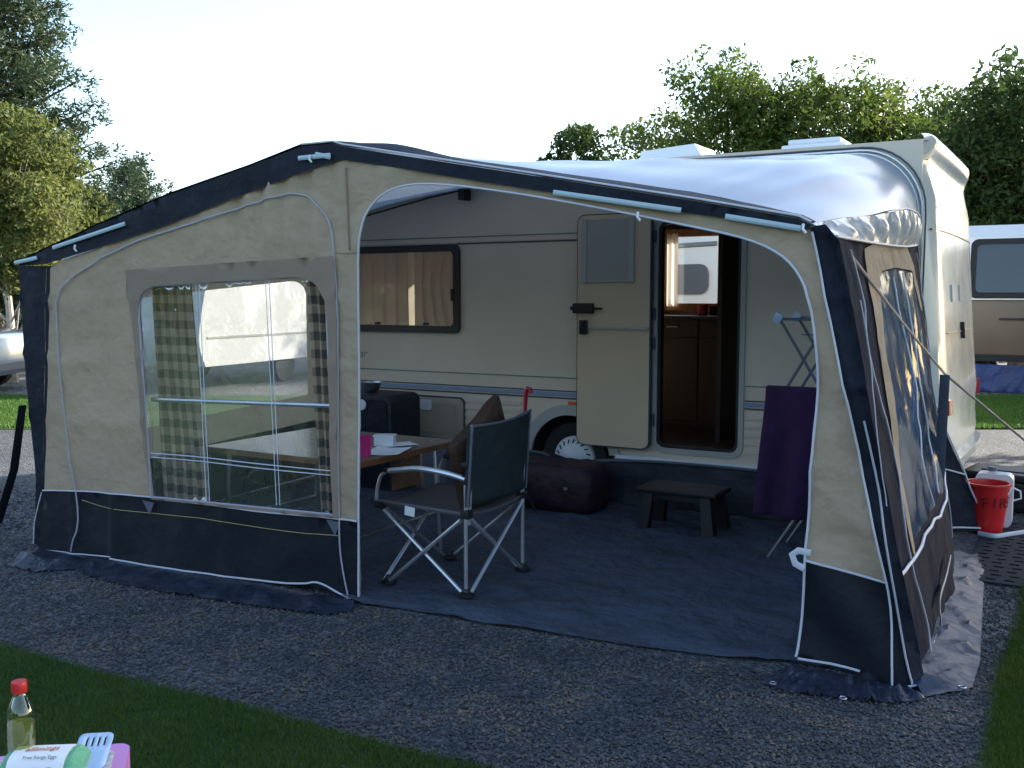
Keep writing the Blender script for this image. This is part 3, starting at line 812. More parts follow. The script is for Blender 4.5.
# door leaf, folded flat against the side
lf = CMB(); lf.prism(rrect(-3.505, .445, -2.905, 2.215, .06, 6), lambda x, z, d: (x, d, z), V0 - .098, V0 - .058)
lf = lf.build('door', M['doorcream'], cv)
ring('edge_seal', rrect(-3.514, .436, -2.896, 2.224, .065, 6), rrect(-3.502, .448, -2.908, 2.212, .06, 6), M['trimdark'], V0 - .093, V0 - .055, lf)
c = CMB(); c.bb((-3.50, V0 - .112, 1.345), (-2.91, V0 - .0985, 1.370), .004); c.build('rubbing_bar', M['trimgrey'], lf)
bl = CMB(); bl.bb((-3.47, V0 - .112, 1.70), (-3.425, V0 - .0985, 2.19), .006); bl.bb((-3.075, V0 - .112, 1.70), (-3.03, V0 - .0985, 2.19), .006); bl.bb((-3.424, V0 - .110, 1.705), (-3.076, V0 - .0985, 1.722), .002)
bl = bl.build('window_blind', M['trimgrey'], lf)
c = CMB(); c.bb((-3.424, V0 - .106, 1.723), (-3.076, V0 - .0985, 2.18)); c.build('blind_cloth', mat('grey_blind_cloth', (.38, .36, .34), .9, var=.05), bl)
c = CMB(); c.bb((-3.535, V0 - .135, 1.465), (-3.36, V0 - .0985, 1.545), .012); c.bb((-3.36, V0 - .12, 1.495), (-3.29, V0 - .105, 1.512), .004); c.bb((-3.56, V0 - .12, 1.49), (-3.535, V0 - .1, 1.52), .002)
c.build('lock', M['black'], lf)
c = CMB(); c.bb((-3.48, V0 - .125, 1.305), (-3.41, V0 - .113, 1.415), .008); c.tube([(-3.455, V0 - .13, 1.33), (-3.455, V0 - .15, 1.35), (-3.435, V0 - .15, 1.405)], .009, 6); c.build('handle', M['black'], lf)
# locker hatch, lettering
ht = CMB(); ht.prism(rrect(-5.39, .385, -4.615, .73, .05, 5), lambda x, z, d: (x, d, z), V0 - .034, V0 - .0165); ht = ht.build('locker_hatch', M['hatch'], cv)
ring('raised_rim', rrect(-5.33, .43, -4.69, .69, .03, 4), rrect(-5.315, .445, -4.705, .675, .025, 4), M['hatch'], V0 - .041, V0 - .0345, ht)
ring('edge_seal', rrect(-5.405, .37, -4.60, .745, .06, 5), rrect(-5.391, .384, -4.614, .731, .05, 5), M['trimdark'], V0 - .030, V0 - .0165, ht)
c = CMB(); c.prism(rrect(-5.05, .62, -4.93, .71, .02, 4), lambda x, z, d: (x, d, z), V0 - .050, V0 - .0415); c.tube([(-4.99, V0 - .05, .67), (-4.99, V0 - .056, .67)], .012, 8); c.build('lock', M['whiteplastic'], ht)
text('lettering', 'ar', .10, L((-5.70, V0 - .0165, 1.055)), (R(90), 0, 0), M['textgrey'], cv, .3, .001)
# awning rail along the near side and down the rear corner
def railpt(s):  # s 0..1 from left foot to right foot
    pass
rl = [(UR - .03, ZB + .02), (UR - .012, 1.2), (UR - .008, 2.06)] + [(UR - .42 + .41 * math.cos(R(a)), 2.12 + .43 * math.sin(R(a))) for a in range(0, 91, 9)]
rl += spline([(-3.2, 2.555), (-3.8, 2.545), (-4.3, 2.52), (-4.75, 2.475), (-5.2, 2.42), (-5.6, 2.345), (-5.9, 2.22), (UL + .06, 2.05)], 4) + [(UL + .07, 1.2), (UL + .08, ZB + .02)]
RAIL = rl
c = CMB(); c.tube([(p[0], V0 - .030, p[1]) for p in rl], .011, 6); c.tube([(p[0] + (.022 if p[0] > -2 else 0), V0 - .0275, p[1] + .022) for p in rl], .010, 6)
c.build('awning_rail', M['alu'], cv, True)
c = CMB(); c.tube([(p[0] + (.040 if p[0] > -2 else 0), V0 - .0235, p[1] + .040) for p in rl], .006, 6); c.build('rail_seal', M['trimdark'], cv, True)
# the silver-white raised roof edge, roof hatch and roof box
c = CMB(); c.prism([(-1.62, 2.62), (-1.90, 2.655), (-2.15, 2.675), (-5.2, 2.675), (-5.6, 2.62)], lambda x, z, d: (x, d, z), V0 + .25, V0 + 1.9)
c = CMB()
hx = on_v(645, 160, V0 + .9).x; hx2 = on_v(714, 158, V0 + .9).x
c.add([(hx, V0 + .75, 2.645), (hx2, V0 + .75, 2.645), (hx2, V0 + 1.25, 2.645), (hx, V0 + 1.25, 2.645),
       (hx + .02, V0 + .77, 2.80), (hx2 - .12, V0 + .77, 2.83), (hx2 - .12, V0 + 1.23, 2.83), (hx + .02, V0 + 1.23, 2.80)],
      [(0, 1, 5, 4), (1, 2, 6, 5), (2, 3, 7, 6), (3, 0, 4, 7), (4, 5, 6, 7), (3, 2, 1, 0)])
c.build('roof_vent', M['whiteplastic'], cv)
hx = on_v(788, 145, V0 + 1.0).x; hx2 = on_v(851, 145, V0 + 1.0).x
c = CMB(); c.bb((hx, V0 + .8, 2.645), (hx2, V0 + 1.35, 2.765), .02); c.bb((hx + .04, V0 + .85, 2.766), (hx2 - .05, V0 + 1.3, 2.81), .015); c.build('roof_hatch', M['whiteplastic'], cv)
# rear panel fittings
def eu(vv, z, out=.0):
    q = (vv - V0) / 2.2; e = min(q, 1 - q) * 2.2
    b = min(1, math.sqrt(max(0, 1 - (1 - min(1, e / .16)) ** 2)))
    o_ = prof[min(range(len(prof)), key=lambda i: abs(prof[i][0] - z))][1]
    return UR + (o_ + .02) * (.55 * b + .45 * math.sin(math.pi * q) ** .35 * b) + .02 * b + out
def epatch(name, v0_, v1_, z0_, z1_, m, out=.012):
    c = CMB(); n = 10; vs_ = []
    for j in range(n + 1):
        vv = v0_ + (v1_ - v0_) * j / n
        for z, o_ in ((z0_, -.01), (z0_, out), (z1_, out), (z1_, -.01)): vs_.append((eu(vv, z, o_), vv, z))
    fs = [(j * 4 + a, (j + 1) * 4 + a, (j + 1) * 4 + (a + 1) % 4, j * 4 + (a + 1) % 4) for j in range(n) for a in range(4)]
    fs += [(0, 1, 2, 3), (n * 4 + 3, n * 4 + 2, n * 4 + 1, n * 4)]
    c.add(vs_, fs); return c.build(name, m, ep)
epatch('seam_strip', V0 + .05, V0 + 2.15, 2.035, 2.045, M['trimdark'], .006)
epatch('seam_strip', V0 + .3, V0 + 1.7, 1.34, 1.348, M['trimdark'], .006)
epatch('handle', V0 + .95, V0 + 1.02, 1.29, 1.41, M['black'], .03)
for a in (.55, .95): epatch('vent_cover', V0 + a, V0 + a + .22, 1.56, 1.68, M['creamend'], .010)
epatch('tail_light', V0 + 1.95, V0 + 2.08, .80, .92, M['redlens'], .03)
epatch('tail_light', V0 + .14, V0 + .25, .80, .90, M['redlens'], .03)
epatch('bumper', V0 + .1, V0 + 2.1, .40, .47, M['creamend'], .05)
# inside, seen through the door
kz = 1.42
ku = CMB(); ku.bb((-4.2, V0 + 1.62, ZB + .06), (-2.66, V0 + 2.17, kz - .03)); ku = ku.build('kitchen_unit', M['darkwood'], cv)
c = CMB(); c.bb((-4.2, V0 + 1.60, kz - .029), (-2.66, V0 + 2.17, kz), .006); c.build('worktop', mat('dark_worktop', (.07, .045, .03), .25), ku)
for (a, b) in ((-3.62, -3.14), (-3.12, -2.68)):
    c = CMB(); c.bb((a, V0 + 1.603, ZB + .1), (b, V0 + 1.619, kz - .2), .004); c.build('cupboard_door', M['darkwood'], ku)
    c = CMB(); c.bb((a, V0 + 1.603, kz - .19), (b, V0 + 1.619, kz - .04), .004); dr_ = c.build('drawer', M['darkwood'], ku)
    c = CMB(); c.tube([((a + b) / 2 - .06, V0 + 1.60, kz - .10), ((a + b) / 2 - .05, V0 + 1.58, kz - .10), ((a + b) / 2 + .05, V0 + 1.58, kz - .10), ((a + b) / 2 + .06, V0 + 1.60, kz - .10)], .008, 6); c.build('handle', M['steel'], dr_)
c = CMB(); c.bb((-2.66, V0 + .72, ZB + .06), (-2.62, V0 + 2.17, 2.55)); c.build('wardrobe', M['darkwood'], cv)
c = CMB(); c.bb((-2.90, V0 + 2.12, 1.46), (-2.66, V0 + 2.18, 2.5)); c.bb((-4.2, V0 + 2.14, 2.24), (-2.66, V0 + 2.18, 2.56)); c.bb((-4.4, V0 + 2.14, .5), (-3.75, V0 + 2.18, 2.5)); c.build('lining', M['darkwood'], cv)
fwf = ring('window', rrect(fw[0] - .04, fw[1] - .04, fw[2] + .04, fw[3] + .04, .04, 4), rrect(fw[0] + .03, fw[1] + .03, fw[2] - .03, fw[3] - .03, .03, 4), M['orangewood'], V0 + 2.12, V0 + 2.21)
c = CMB(); c.bb((fw[0] + .02, V0 + 2.19, fw[1] + .02), (fw[2] - .02, V0 + 2.194, fw[3] - .02)); c.build('pane', M['glass'], fwf)
pleats('curtain', fw[0] + .02, fw[0] + .13, fw[1], fw[3], V0 + 2.08, .02, .06, M['net'], fwf, 0, 5)
pleats('curtain', fw[2] - .10, fw[2], fw[1], fw[3], V0 + 2.08, .02, .06, M['net'], fwf, 0, 6)
c = CMB(); c.bb((fw[0] - .12, V0 + 2.05, fw[1] - .02), (fw[0] - .05, V0 + 2.12, 2.22), .004); c.build('post', M['orangewood'], fwf)
def mug(u, v, z, r, h, m, label):
    t = MB(); t.lathe([(0, 0), (r * .8, 0), (r, .01), (r, h), (r - .004, h), (r - .006, .01), (0, .008)], (0, 0, 0), 20)
    o = thing('mug', label, 'mug', (u, v, z)); t.build('cup', m, o, True)
    t = MB(); t.tube([(r - .002, 0, h * .8), (r + .025, 0, h * .75), (r + .028, 0, h * .35), (r - .002, 0, h * .2)], .005, 6); t.build('handle', m, o, True)
p = on_v(703, 297, V0 + 1.85)
mug(p.x, V0 + 1.85, kz + .001, .05, .10, M['red'], 'red mug on the worktop under the caravan window')
p = on_v(714, 299, V0 + 1.85)
mug(p.x, V0 + 1.85, kz + .001, .04, .085, M['brown'], 'brown mug beside the red one on the worktop')
# caravan underside: corner steady, step rail
for u in (-5.7, -1.35):
    for vv in (V0 + .15, V0 + 2.05):
        c = CMB(); c.tube([(u, vv, ZB), (u + .05, vv, .04)], .022, 6); c.bb((u + .0, vv - .06, .0), (u + .10, vv + .06, .03), .005); c.build('corner_steady', M['steel'], cv)
#@@AWNING
# ------------------------------------------------------------------ awning
aw = thing('caravan_awning', 'large beige and navy awning with an open front panel fixed to the caravan side', 'awning', (-3.32, 4.04, 0))
AO = Vector(aw.location)
class AMB(MB):
    def build(s, name, m, parent=None, smooth=True):
        if parent is not None: s.v = [tuple(Vector(q) - AO) for q in s.v]
        return MB.build(s, name, m, parent, smooth)
def fpt(u, z, off=0.0): return Vector((u, FV0 + FS * (u - FU0) - off, z))
def wr(u, z):       # hanging wrinkles and fold creases of the front cloth
    d = .012 * n3(u * 2.1, z * 1.3, 3) + .006 * n3(u * 7, z * 2.2, 5) + .0025 * n3(u * 18, z * 7, 9)
    g = max(0, min(1, (z - 1.65) / .25)) * max(0, 1 - abs(u + 3.8) / .8)
    d += .013 * g * math.sin(u * 42 + n3(u, z, 2) * 3)
    for k in (-5.42, -5.08, -4.2, -3.75): d += .011 * math.exp(-((u - k) / .018) ** 2)
    for k in (.85, 1.22, 1.58): d += .010 * math.exp(-((z - k - .02 * math.sin(u * 5)) / .018) ** 2)
    gr = max(0, min(1, (u + 1.25) / .2)); d += gr * .010 * math.sin((u * 1.2 + z * .9) * 14 + 2 * n3(u * 2, z * 2, 4))
    return d * 1.5
def P(*pts): return [fz(*p) for p in pts]
def asheet(name, outline, m, off=0.0, step=.045, holes=(), parent=aw, wf=wr, thick=0):
    return sheet(name, outline, lambda u, z: fpt(u, z, off + wf(u, z)) - AO, m, parent, step, holes, True, thick)

piL = P((45, 490), (100, 492), (150, 497), (200, 503), (260, 511), (310, 515), (345, 519), (358, 521))     # top line of the front mud wall
botL = P((38, 549), (75, 553), (108, 558), (150, 565), (200, 572), (250, 579), (300, 583), (325, 590), (345, 597), (358, 601))
topE = P((22, 262), (100, 226), (170, 196), (250, 168), (303, 147), (335, 144), (345, 147), (430, 160), (560, 180), (700, 202), (800, 219), (812, 225))
archp = P((360, 596), (360, 521), (360, 420), (360, 330), (361, 262), (364, 232), (371, 211), (384, 196), (402, 187), (425, 184), (460, 186), (520, 194), (600, 208), (680, 224), (740, 237), (775, 251), (797, 270), (810, 298), (817, 340), (818, 390), (814, 450), (809, 510), (806, 560), (803, 600), (799, 645), (797, 655))
archp = spline(archp, 3)
arch_low = [p for p in archp]
# indices: mud wall tops split the arch into beige part (z above the line) and charcoal part
zL = fz(360, 521)[1]; zR = fz(806, 560)[1]
arch_b = [p for p in archp if (p[1] > zL and p[0] < -2) or (p[1] > zR and p[0] >= -2)]
colR = P((887, 582), (870, 510), (850, 410), (832, 320), (812, 234))
# beige front: one cloth from the left corner over the opening to the right column, cut out for the window
win = rrect(*fz(141, 500), *fz(328, 274), .17, 7, (0, 0, 1, 1))
w0 = fz(143, 400)[0]; w1 = fz(329, 400)[0]
win = [(w0 + .05, fz(155, 497)[1]), (w1 + .03, fz(331, 514)[1]), (w1 - .0, 1.50)] + [(w1 - .17 + .17 * math.cos(R(a)), 1.53 + .17 * math.sin(R(a))) for a in range(15, 91, 15)] + [(w0 + .16 - .16 * math.sin(R(a)), 1.50 + .16 * math.cos(R(a))) for a in range(0, 91, 15)]
beige_out = piL + arch_b + P((806, 559), (845, 571)) + colR + list(reversed(P((60, 262), (100, 247), (170, 222), (250, 190), (330, 162), (345, 158), (400, 166), (460, 176), (560, 192), (730, 217), (806, 228)))) + P((50, 268), (47, 380))
asheet('front_wall', beige_out, M['beige'], 0, .05, [win])
# taupe surround of the window
tp = [(w0 - .05, win[0][1] - .01), (w1 + .065, win[1][1] - .015), (w1 + .075, 1.79), (w0 - .08, 1.76)]
tp = P((152, 499), (341, 518), (337, 256), (128, 270))
asheet('window_surround', tp, M['taupe'], .019, .05, [win])
# clear window film with seams
crk = lambda u, z: .008 * n3(u * 3, z * 3, 7) + .003 * n3(u * 9, z * 8, 4) + .0012 * n3(u * 24, z * 22, 1)
wn = asheet('clear_window', win, M['pvc'], -.004, .03, (), aw, crk)
c = AMB()
for px in (200, 270):
    for o in (-.012, .012):
        a = fz(px - 2, 280); b = fz(px + 9, 505)
        c.tube([fpt(a[0] + (b[0] - a[0]) * q + o, a[1] + (b[1] - a[1]) * q, .006) for q in [i / 10 for i in range(11)]], .0028, 4)
c.build('window_seam', M['seam'], wn)
c = AMB()
for o in (-.012, .012):
    pp = P((152, 455), (200, 459), (260, 466), (331, 473))
    c.tube([fpt(p[0], p[1] + o, .006) for p in spline(pp, 5)], .003, 4)
c.build('window_seam', M['seam'], wn)
c = AMB(); c.tube([fpt(*p, .008) for p in resamp(win, .06)], .006, 6, close=True); c.build('window_piping', M['dirtypiping'], wn)
c = AMB(); c.tube([fpt(*p, -.045) for p in P((146, 400), (336, 407))], .013, 8); c.build('window_bar', M['steel'], aw)
# charcoal mud walls
charwr = lambda u, z: wr(u, z) * 1.2 - .004 + .012 * n3(u * 1.6, z * .8, 21)
mudL = P((45, 490),)[:0] + piL + list(reversed(botL))
m_ = [(p[0], p[1]) for p in P((46, 490), (358, 521), (358, 601))]
asheet('mud_wall', piL + list(reversed(botL)), M['charcoal'], .004, .05, (), aw, charwr)
colmud = [p for p in archp if p[1] <= zR and p[0] > -2]
cm_out = P((806, 560), (845, 572), (887, 582), (905, 640), (917, 690), (880, 684), (840, 673)) + [colmud[-1]] + list(reversed(colmud))[1:]
asheet('mud_wall', cm_out, M['charcoal'], .004, .05, (), aw, charwr)
# navy corner folds: left strip and right drape
c_out = P((17, 266), (52, 266), (47, 380), (44, 490), (40, 549), (33, 543), (35, 480), (27, 400))
asheet('corner_strip', c_out, M['navy'], -.01, .05)
fold = lambda u, z: .016 * math.sin((u + (1.87 - z) * -.235) * 85) + wr(u, z)
dr_out = P((810, 228), (832, 320), (850, 410), (870, 510), (888, 584), (905, 640), (917, 690), (925, 688), (909, 600), (893, 520), (878, 440), (866, 370), (852, 300), (840, 240), (825, 224))
asheet('corner_drape', dr_out, M['navy'], .012, .025, (), aw, fold)
# white piping, zips and stitching
def pipe(name, pts, r=.006, m='piping', off=.012, sm=4, parent=aw, close=False):
    q = spline(pts, sm) if sm else pts
    c = AMB(); c.tube([fpt(p[0], p[1], off + wr(p[0], p[1])) for p in q], r * .85, 6, close=close); return c.build(name, M[m], parent)
pipe('piping', P((45, 490), (100, 492), (150, 497), (200, 503), (260, 511), (310, 515), (345, 519), (358, 521)))
pipe('piping', P((40, 549), (75, 553), (108, 556), (112, 556)), .005)
pipe('piping', P((112, 558), (150, 565), (200, 572), (250, 579), (300, 583), (318, 582), (335, 590), (358, 602)), .0065)
pipe('opening_piping', archp, .0065, sm=0)
pipe('zip', P((72, 551), (79, 520), (72, 460), (64, 400), (59, 340), (58, 305), (66, 286), (85, 270), (130, 245), (180, 228), (230, 212), (270, 199), (296, 194), (315, 201), (328, 219), (335, 245), (338, 300), (339, 400), (341, 517), (343, 560), (349, 596)), .0055, 'dirtypiping')
pipe('piping', P((35, 543), (37, 520), (44, 492)), .004)
pipe('piping', P((806, 559), (845, 571), (888, 583)), .0065)
pipe('piping', P((799, 657), (830, 664), (860, 671)), .0065)
pipe('piping', P((813, 232), (832, 320), (850, 405), (870, 500), (889, 590), (893, 650), (894, 690)), .0055, off=.03)
pipe('piping', P((866, 420), (880, 490), (891, 560), (903, 640), (914, 684)), .0055, 'dirtypiping', off=.03)
pipe('piping', P((862, 300), (873, 370), (880, 440), (888, 505)), .003, 'dirtypiping', off=.03)
pipe('piping', P((870, 680), (885, 686), (918, 683)), .0055, off=.03)
pipe('pole_sleeve_seam', P((347, 168), (348, 200), (350, 250)), .007, 'taupe', off=.004)
pipe('stitching', P((82, 500), (110, 508), (150, 513), (200, 518), (260, 527), (310, 533), (340, 535)), .0025, 'stitch', off=.010)
pipe('seam', P((336, 253), (360, 253)), .002, 'taupe', off=.008)
for a in ((150, 500), (335, 519)):
    x, z = fz(*a); c = AMB(); c.add([tuple(fpt(x - .045, z - .004, .014)), tuple(fpt(x + .045, z - .012, .014)), tuple(fpt(x + .01, z - .085, .016)), tuple(fpt(x - .045, z - .004, .010)), tuple(fpt(x + .045, z - .012, .010)), tuple(fpt(x + .01, z - .085, .012))],
        [(0, 1, 2), (5, 4, 3), (0, 3, 4, 1), (1, 4, 5, 2), (2, 5, 3, 0)]); c.build('corner_patch', M['grey'], aw, False)
for px, py in ((148, 566), (213, 576), (284, 586)):
    x, z = fz(px, py); c = AMB(); c.tube([fpt(x, z, .015), fpt(x + .004, z - .03, .03), fpt(x - .002, z - .05, .018)], .005, 6); c.build('toggle', M['grey'], aw)
# navy valance along the roof edge
topV = topE
botV = P((22, 266), (50, 264), (100, 248), (170, 225), (250, 193), (330, 164), (345, 160), (400, 168), (460, 178), (560, 194), (730, 219), (800, 228), (812, 230))
vw_ = lambda u, z: .010 * n3(u * 5, z * 5, 6) + .006 * n3(u * 14, z * 12, 2)
def val(u, z): return fpt(u, z, .022 + vw_(u, z)) - AO
sheet('valance', topV + list(reversed(botV)), val, M['navy'], aw, .04, (), True)
for a, b in (((58, 248), (130, 224)), ((303, 159), (335, 156)), ((320, 155), (335, 158)), ((557, 193), (684, 211)), ((728, 217), (803, 229)), ((20, 263), (42, 258))):
    A_ = fz(*a); B_ = fz(*b)
    c = AMB(); c.tube([fpt(*A_, .036), fpt(*B_, .036)], .0085, 8, flat=(1.4, .5)); c.build('clear_edge_strip', M['clearstrip'], aw)
for px, py in ((82, 247), (642, 215), (806, 227), (316, 158)):
    x, z = fz(px, py); c = AMB(); c.tube([fpt(x, z + .01, .045), fpt(x, z - .012, .052), fpt(x + .012, z - .028, .048)], .006, 6); c.build('hook', M['whiteplastic'], aw)
# roof skin, ruled from the front edge to the caravan rail
fr_ = resamp(topE, .02, False)
def along(pts, t):
    d = [0]
    for i in range(1, len(pts)): d.append(d[-1] + math.dist(pts[i], pts[i - 1]))
    s = t * d[-1]
    for i in range(1, len(pts)):
        if d[i] >= s - 1e-9:
            k = (s - d[i - 1]) / max(1e-9, d[i] - d[i - 1]); return tuple(a + (b - a) * k for a, b in zip(pts[i - 1], pts[i]))
    return pts[-1]
rearp = [p for p in RAIL if p[1] >= 2.05]       # right foot -> over the top -> left foot
rearp = list(reversed(rearp)); 
NT, NS = 150, 44
vs_ = []; fs = []
for i in range(NT + 1):
    t = i / NT
    a = along(topE, t)
    b = along(rearp, t)
    A_ = fpt(a[0], a[1] + .004, .0); B_ = Vector((b[0], V0 - .035, b[1]))
    for j in range(NS + 1):
        q = j / NS
        p = A_.lerp(B_, q)
        sag = math.sin(math.pi * q)
        if t > .55: p.z += .075 * sag * min(1, (t - .55) / .2) * (1 if t < .9 else 1) 
        p.z += -.03 * sag * math.sin(math.pi * min(1, abs(t - .5) * 2)) + .004 * sag * n3(t * 9, q * 1.6, 1) + .004 * sag * math.sin(t * 60 + q * 4) + .007 * sag * math.sin(q * 17 + 1.5 * n3(t * 3, q * 2, 5)) * (1 if t > .5 else .3)
        if t > .86: p.x += .10 * sag * (t - .86) / .14; p.z += .03 * sag * n3(t * 30, q * 2, 8)
        vs_.append(tuple(p))
for i in range(NT):
    for j in range(NS): k = i * (NS + 1) + j; fs.append((k, k + 1, k + NS + 2, k + NS + 1))
c = AMB(); c.add(vs_, fs); c.build('roof', M['roofgrey'], aw)
ROOF_RIGHT = [Vector(vs_[NT * (NS + 1) + j]) for j in range(NS + 1)]
ROOF_LEFT = [Vector(vs_[j]) for j in range(NS + 1)]
# navy leading strip of the roof, raised over the ridge
vs_ = []; fs = []; K = 5
for i in range(NT + 1):
    t = i / NT; a = along(topE, t); b = along(rearp, t)
    A_ = fpt(a[0], a[1] + .010, .012); B_ = Vector((b[0], V0 - .035, b[1]))
    up = .035 * math.exp(-((t - .56) / .05) ** 2)
    for j in range(K + 1):
        q = j / K * .085; p = A_.lerp(B_, q); p.z += up * math.sin(math.pi * j / K * .8) + .006 * (1 - j / K)
        vs_.append(tuple(p))
for i in range(NT):
    for j in range(K): k = i * (K + 1) + j; fs.append((k, k + 1, k + K + 2, k + K + 1))
c = AMB(); c.add(vs_, fs); c.build('roof_edge_band', M['navy'], aw)
c = AMB(); c.tube([fpt(p[0], p[1] + .012, .018) for p in resamp(topE[4:], .05, False)], .005, 6); c.build('piping', M['piping'], aw)
# steel frame
c = AMB(); pk = fz(340, 152)
pkp = fpt(pk[0], pk[1] - .03, -.03)
c.tube([tuple(pkp), tuple(Vector((-3.72, V0 - .05, 2.49)))], .013, 8); c.build('roof_pole', M['black'], aw)
c = AMB(); p = on_v(462, 192, V0 - .12); c.bb((p.x - .03, V0 - .14, 2.385), (p.x + .03, V0 - .03, 2.475), .01); c.build('pole_bracket', M['black'], aw)
q0 = fz(372, 213)
c = AMB(); c.tube([tuple(on_v(x_, y_, V0 - .16)) for x_, y_ in ((366, 216), (400, 206), (432, 197), (458, 191))], .008, 6); c.build('roof_pole', M['black'], aw)
for (a, b) in (((347, 170), (355, 598)), ((52, 270), (44, 548)), ((808, 236), (884, 686))):
    A_ = fz(*a); B_ = fz(*b); c = AMB(); c.tube([fpt(*A_, -.035), fpt(*B_, -.035)], .012, 8); c.build('upright_pole', M['steel'], aw)
for ps in (((52, 266), (342, 164)), ((347, 163), (804, 232))):
    A_ = fz(*ps[0]); B_ = fz(*ps[1]); c = AMB(); c.tube([fpt(A_[0], A_[1] - .0, -.035), fpt(B_[0], B_[1], -.035)], .012, 8); c.build('eaves_pole', M['steel'], aw)
# ---- left side wall (seen from inside, through the front window)
LT0, LT1 = fpt(*fz(45, 268), -.01), Vector((UL + .02, V0 - .035, 2.06))
LB0, LB1 = fpt(*fz(40, 549), -.01), Vector((UL + .05, V0 - .035, 0.01))
def lw(a, b):
    p = LB0.lerp(LB1, a).lerp(LT0.lerp(LT1, a), b); p.x += .02 * n3(a * 6, b * 4, 3) + .012 * math.sin(a * 9); return p - AO
lwin = rrect(.10, .36, .88, .86, .07, 5, (0, 0, 1, 1))
sheet('side_wall', [(0, .24), (1, .24), (1, 1), (0, 1)], lw, M['beige'], aw, .05, [lwin], True)
sheet('mud_wall', [(0, 0), (1, 0), (1, .24), (0, .24)], lw, M['charcoal'], aw, .05, (), True)
sheet('clear_window', lwin, lw, M['pvc'], aw, .05, (), True)
# gathered checked curtains inside the front window
def curtain(name, pa, pb, pc, pd, n, amp, seed):     # corners in front-plane pixels: top left, top right, bottom right, bottom left
    a, b, c_, d = fz(*pa), fz(*pb), fz(*pc), fz(*pd); k = 30; vs_ = []; fs = []; uv = []
    for j in range(k + 1):
        q = j / k; pinch = 1 - .25 * math.sin(math.pi * min(1, q * 1.1))
        l_ = (a[0] + (d[0] - a[0]) * q, a[1] + (d[1] - a[1]) * q); r_ = (b[0] + (c_[0] - b[0]) * q, b[1] + (c_[1] - b[1]) * q)
        for i in range(n + 1):
            s = i / n; u = l_[0] + (r_[0] - l_[0]) * s; z = l_[1] + (r_[1] - l_[1]) * s
            vs_.append(tuple(fpt(u, z, -.07 - amp * (1 + math.sin(s * n * .55 + seed + n3(s * 3, q * 2, seed) * 1.5))) - AO)); uv.append((s * n * .017, q * 1.25))
    for j in range(k):
        for i in range(n): t_ = j * (n + 1) + i; fs.append((t_, t_ + 1, t_ + n + 2, t_ + n + 1))
    me = bpy.data.meshes.new(name); me.from_pydata(vs_, [], fs); ul = me.uv_layers.new(name='UVMap')
    for lp in me.loops: ul.data[lp.index].uv = uv[lp.vertex_index]
    obj(name, me, M['check'], aw, True)
curtain('curtain', (136, 278), (176, 278), (196, 512), (150, 505), 46, .020, 1)
curtain('curtain', (296, 268), (338, 268), (340, 520), (312, 516), 44, .024, 4)
c = AMB(); c.tube([fpt(*fz(130, 277), -.075), fpt(*fz(342, 266), -.075)], .004, 6); c.build('curtain_wire', M['whiteplastic'], aw)
# ---- right side wall
RT0, RT1 = fpt(*fz(836, 236), -.005), Vector((UR - .01, V0 - .035, 1.935))
RB0, RB1 = Vector((-.60, 4.235, 0.012)), Vector((-.80, V0 + .0, 0.015))
def rw(a, b, o=0.0, w=1.0):
    p = RB0.lerp(RB1, a).lerp(RT0.lerp(RT1, a), b)
    bell = math.sin(math.pi * a)
    p.x += o + w * (.035 * n3(a * 5, b * 2.2, 13) + .02 * n3(a * 13, b * 5, 4) + .008 * n3(a * 30, b * 22, 6)) * (.25 + .75 * bell) + .09 * bell * (1 - b) + .03 * bell * b
    return p
def rsheet(name, out, m, o=0.0, holes=(), step=.03, w=1.0):
    return sheet(name, out, lambda a, b: rw(a, b, o, w) - AO, m, aw, step, holes, True)
rwin = [(.17, .28), (.40, .27), (.66, .28), (.72, .5), (.76, .80), (.70, .89), (.60, .915), (.42, .92), (.28, .90), (.21, .80), (.18, .55)]
rwin = spline(rwin, 4, True)
rbe = [(.16, .245), (.25, .22), (.29, .5), (.28, .93), (.2, .99), (.84, .99), (.80, .90), (.76, .6), (.70, .25), (.74, .235), (.88, .245)]
rsheet('side_wall', [(0, .23), (1, .23), (1, 1), (0, 1)], M['sidenavy'], 0, [rwin], .03)
rsheet('mud_wall', [(0, 0), (1, 0), (1, .23), (0, .23)], M['sidenavy'], 0, (), .03)
rb_out = spline([(.145, .26), (.17, .26), (.18, .55), (.21, .80), (.28, .905), (.42, .925), (.60, .92), (.70, .90), (.77, .80), (.80, .80), (.78, .93), (.70, .985), (.25, .985), (.17, .9), (.14, .5)], 3, True)
rsheet('window_surround', rb_out, M['beige'], .008, (), .03)
rsheet('clear_window', rwin, M['pvcside'], 0, (), .03, 1.3)
def rpipe(name, pts, r=.006, m='piping', o=.012):
    c = AMB(); c.tube([rw(p[0], p[1], o) for p in spline(pts, 6)], r, 6); return c.build(name, M[m], aw)
rpipe('piping', [(0, .24), (.2, .235), (.36, .25), (.5, .235), (.75, .24), (1, .23)], .008)
rpipe('piping', [(.02, 0.01), (.2, .015), (.45, .01)], .007)
rpipe('zip', [(.06, .97), (.10, .85), (.07, .75), (.10, .6), (.13, .45), (.11, .3), (.14, .1), (.13, .02)], .0045, 'dirtypiping')
rpipe('zip', [(.93, .02), (.90, .2), (.93, .4), (.89, .55), (.94, .7), (.90, .82), (.94, .9), (.88, .97)], .0045, 'dirtypiping')
rpipe('window_fold', [(.40, .90), (.42, .6), (.38, .4), (.42, .28)], .004, 'seam')
rpipe('window_fold', [(.56, .91), (.54, .6), (.58, .4), (.54, .28)], .004, 'seam')
